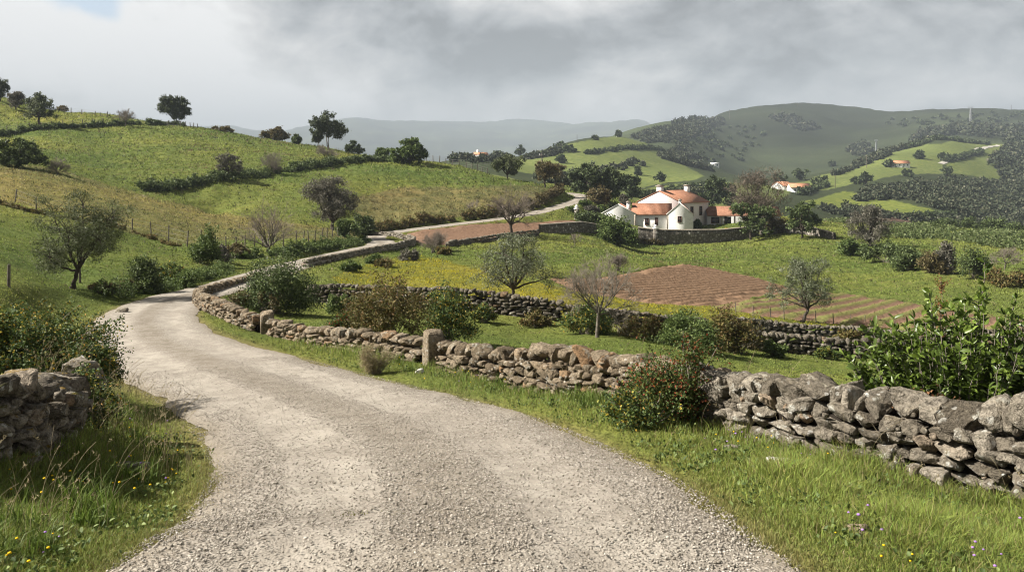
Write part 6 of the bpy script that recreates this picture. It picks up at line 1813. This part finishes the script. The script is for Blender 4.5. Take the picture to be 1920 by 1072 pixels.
# tufts of broad bright blades
x, y = uv_scatter(2600, -500, 2400, 3.0, 20, r); D, Z_, W_, S_ = road_dist(x, y); wd = wall_dist(x, y)
ok = (D - W_ > .55) & (wd > .22) & (fbm2(x * .8, y * .8, 68, 2) > .0)
x, y = x[ok], y[ok]; k = 26
X = np.repeat(x, k) + r.normal(size=len(x) * k) * .04; Y = np.repeat(y, k) + r.normal(size=len(x) * k) * .04
hh = np.repeat(r.uniform(.12, .36, len(x)), k) * r.uniform(.5, 1.1, len(X)); cc = np.repeat(np.array([.085, .125, .022])[None] * r.uniform(.7, 1.5, (len(x), 1)), k, axis=0) * r.uniform(.75, 1.25, (len(X), 1))
blades(mb, X, Y, gz(X, Y), hh, r.uniform(.003, .006, len(X)), r.uniform(.2, 1.0, len(X)), cc, r)
# a few tufts holding on in the crown of the lane
for u, v, Y in [(742, 972, 5.6), (724, 905, 6.7), (752, 893, 6.9), (668, 965, 5.7), (700, 893, 6.9), (800, 1010, 5.1), (650, 800, 9.6), (560, 745, 13.0)]:
    c0_ = P(u, v, Y)[:2]; n_ = 70; X = c0_[0] + r.normal(size=n_) * .07; Y_q = c0_[1] + r.normal(size=n_) * .035
    blades(mb, X, Y_q, gz(X, Y_q) + .06, r.uniform(.012, .05, n_), r.uniform(.002, .004, n_), r.uniform(.3, 1, n_), np.array([.14, .14, .04]) * r.uniform(.6, 1.3, (n_, 1)), r)
tag(mb.build('grass', M['blade']), 'long green grass on the verges of the lane', 'grass', kind='stuff')

# meadow tussocks further off
mb = MB()
x, y = uv_scatter(330000, -160, 2080, 15, 235, r)
D, Z_, W_, S_ = road_dist(x, y)
ok = D > W_ + .15
for k_, p_ in FIELDS.items():
    ok &= ~poly_mask(x, y, p_)
x, y = x[ok], y[ok]
i, j, fu, fy = _cell(x, y); zn = ZONE[j, i]
clump = fbm2(x * .5, y * .5, 91, 3); n = len(x)
hb = np.clip(.0019 * y, .05, .4) * (1 + clump * 1.6) * r.uniform(.4, 1.3, n)
cols = ground_col(x, y) * r.uniform(.55, 1.95, (n, 1)) * (1.1 + clump[:, None] * .6)
dr = r.random(n) < .07; cols[dr] = np.array([.24, .2, .11]) * r.uniform(.6, 1.1, (dr.sum(), 1))
dk = r.random(n) < .03 + .1 * sstep(.1, .3, fbm2(x * .16, y * .16, 95, 3)); cols[dk] = np.array([.045, .052, .02]); hb[dk] *= 1.7
br = r.random(n) < .5 * sstep(.14, .3, fbm2(x * .09 + 5, y * .09, 96, 4)); cols[br] = np.array([.17, .135, .06]) * r.uniform(.7, 1.2, (br.sum(), 1))
yl = (zn == 2) & (r.random(n) < .30 + clump * .9); cols[yl] = np.array([.42, .36, .02]) * r.uniform(.7, 1.15, (yl.sum(), 1)); hb[yl] *= .9
dz = (zn == 1) & (r.random(n) < .22); cols[dz] = np.array([.24, .2, .1]) * r.uniform(.6, 1.1, (dz.sum(), 1))
for k_ in range(3):
    q = r.normal(size=(n, 2)) * np.clip(.0012 * y, .02, .2)[:, None]
    xx, yy = x + q[:, 0], y + q[:, 1]
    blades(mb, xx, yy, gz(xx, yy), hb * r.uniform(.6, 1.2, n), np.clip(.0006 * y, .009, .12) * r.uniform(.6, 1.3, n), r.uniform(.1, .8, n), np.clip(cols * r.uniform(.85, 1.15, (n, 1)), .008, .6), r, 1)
# green strips between the planted rows
X_, Y_, Zv, ph, okv = VX
q = okv & (np.cos(ph) > .35) & (np.random.default_rng(5).random(X_.shape) < .5)
xx, yy = X_[q], Y_[q]; n = len(xx)
blades(mb, xx, yy, Zv[q], r.uniform(.08, .22, n), r.uniform(.015, .03, n), r.uniform(.1, .8, n), np.array([.125, .13, .035]) * r.uniform(.6, 1.5, (n, 1)), r, 1)
tag(mb.build('meadow_grass', M['blade']), 'tussocky pasture grass covering the fields and the hillside', 'grass', kind='stuff')

# dry stalks with seed heads
mb = MB()
st = []
def stalks(n, u0, u1, Y0, Y1, h0, h1, cond, dirx=0.0):
    x, y = uv_scatter(n, u0, u1, Y0, Y1, r); D, Z_, W_, S_ = road_dist(x, y); wd = wall_dist(x, y)
    ok = cond(D - W_, wd)
    for X, Y in zip(x[ok], y[ok]):
        h = r.uniform(h0, h1); a = r.uniform(0, 6.28); b = np.array([X, Y, float(gz(X, Y))])
        e = b + np.array([math.cos(a) * h * r.uniform(.1, .6) + dirx * h, math.sin(a) * h * .4, h])
        pts = bez(b, b + np.array([0, 0, h * .7]), e, 7); k = .0016 * max(1, Y / 9)
        for i in range(6): st.append((pts[i], pts[i + 1], k, k * .7))
        if r.random() < .6:
            leaves(hd, pts[-1] + (pts[-2] - pts[-1]) * r.random((9, 1)) * .7 + r.normal(size=(9, 3)) * .005, .022, .006, r, .5)
hd = MB()
stalks(420, 60, 360, 7.5, 16, .25, .7, lambda e, w: (e > .25) & (w > .15), .12)
stalks(150, -50, 420, 4.5, 9, .2, .55, lambda e, w: (e > .5) & (w > .15), .1)
stalks(520, 850, 1980, 5.5, 16, .2, .6, lambda e, w: (e > .5) & (w > .15) & (w < 1.0))
stalks(170, 480, 860, 15, 24, .25, .55, lambda e, w: (e > .4) & (w < .6) & (w > .15))
stalks(120, 900, 1500, 10, 24, .5, .95, lambda e, w: (w < 1.6) & (w > .25) & (e > 3))
put_tubes(mb, st, 3)
e_ = mb.build('dry_grass', M['straw']); tag(e_, 'dry straw-coloured grass stalks with seed heads along the walls', 'dry grass', kind='stuff')
tag(hd.build('seed_heads', M['straw']), 'pale seed heads nodding on the dry grass stalks', 'seed heads', kind='stuff')

# flowers in the verge and low weeds
def flowers(name, label, n, col, size, u0, u1, Y0, Y1, thr, seed):
    rq = np.random.default_rng(seed); x, y = uv_scatter(n, u0, u1, Y0, Y1, rq); D, Z_, W_, S_ = road_dist(x, y); wd = wall_dist(x, y)
    ok = (D - W_ > .3) & (wd > .25) & (wd < 3.2) & (fbm2(x * .7, y * .7, seed, 2) > thr); x, y = x[ok], y[ok]
    mb = MB(); V, Fc = ICO[0]; n = len(x); z = gz(x, y) + rq.uniform(.06, .2, n)
    P_ = V[None] * (size * rq.uniform(.6, 1.3, n))[:, None, None] * np.array([1, 1, .55]) + np.stack([x, y, z], -1)[:, None]
    mb.add(P_.reshape(-1, 3), (Fc[None] + (np.arange(n) * 12)[:, None, None]).reshape(-1, 3))
    tubes(mb, np.column_stack([x, y, gz(x, y)]), np.column_stack([x, y, z]), .0012, .001, 3, 1)
    tag(mb.build(name, [plain(name + '_petal', col, .7, .1, .2), M['mid_leaf']]), label, 'flowers', kind='stuff')


flowers('yellow_flowers', 'small yellow flowers scattered through the verge grass', 1500, (.62, .4, .01), .0105, -300, 2200, 3.5, 20, .03, 11)
flowers('purple_flowers', 'small purple flowers dotted in the verge grass', 260, (.3, .17, .42), .011, -200, 2100, 4.0, 14, -.06, 12)
mb = MB(); x, y = uv_scatter(1500, -400, 2300, 3.0, 19, r); D, Z_, W_, S_ = road_dist(x, y); wd = wall_dist(x, y)
ok = (D - W_ > .25) & (wd > .15) & (wd < 2.6); x, y = x[ok], y[ok]; C = np.column_stack([x, y, gz(x, y) + .02]); k = 26
C = np.repeat(C, k, axis=0) + r.normal(size=(len(C) * k, 3)) * np.array([.085, .085, .03]); C[:, 2] = np.maximum(C[:, 2], gz(C[:, 0], C[:, 1]) + .01)
leaves(mb, C, .04, .024, r, .35, 0, .2, None, 'leaf')
tag(mb.build('weeds', M['mid_leaf']), 'low broad-leaved weeds growing among the verge grass', 'weeds', kind='stuff')

# single stones on the verges
M['pale_rock'] = plain('pale_rock', (.42, .4, .36), .9, .1, .3, 9, .02, 30)
for u, v, Y, s_, mat, lab in [(1468, 893, 7.3, .20, 'pale_rock', 'flat white stone lying in the verge grass below the near wall'), (1612, 1032, 5.2, .11, 'stone_warm', 'mossy brown stone half sunk in the grass'), (1715, 1012, 5.3, .06, 'stone', 'small grey stone in the grass at the wall foot'),
                              (1372, 868, 8.2, .13, 'stone', 'dark rounded stone on the verge near the rose bush'), (788, 700, 15.2, .14, 'pale_rock', 'pale stone lying on the grass beside the taller gatepost'), (245, 838, 7.6, .22, 'stone_moss', 'dark stone buried in the long grass by the lane edge'),
                              (1285, 818, 9.4, .10, 'stone_warm', 'brown stone under the rose bush'), (225, 562, 27.0, .35, 'stone', 'pale stone at the foot of the lane bank')]:
    p = P(u, v, Y); p[2] = float(gz(p[0], p[1])); rk = np.random.default_rng(int(u)); V, Fc = rock(rk, 3); mb = MB(); mb.add(V * s_ * .6 * np.array([1.2, .9, .6]), Fc)
    o = mb.build('stone', M[mat]); o.location = p + np.array([0, 0, s_ * .2]); tag(o, lab, 'stone')
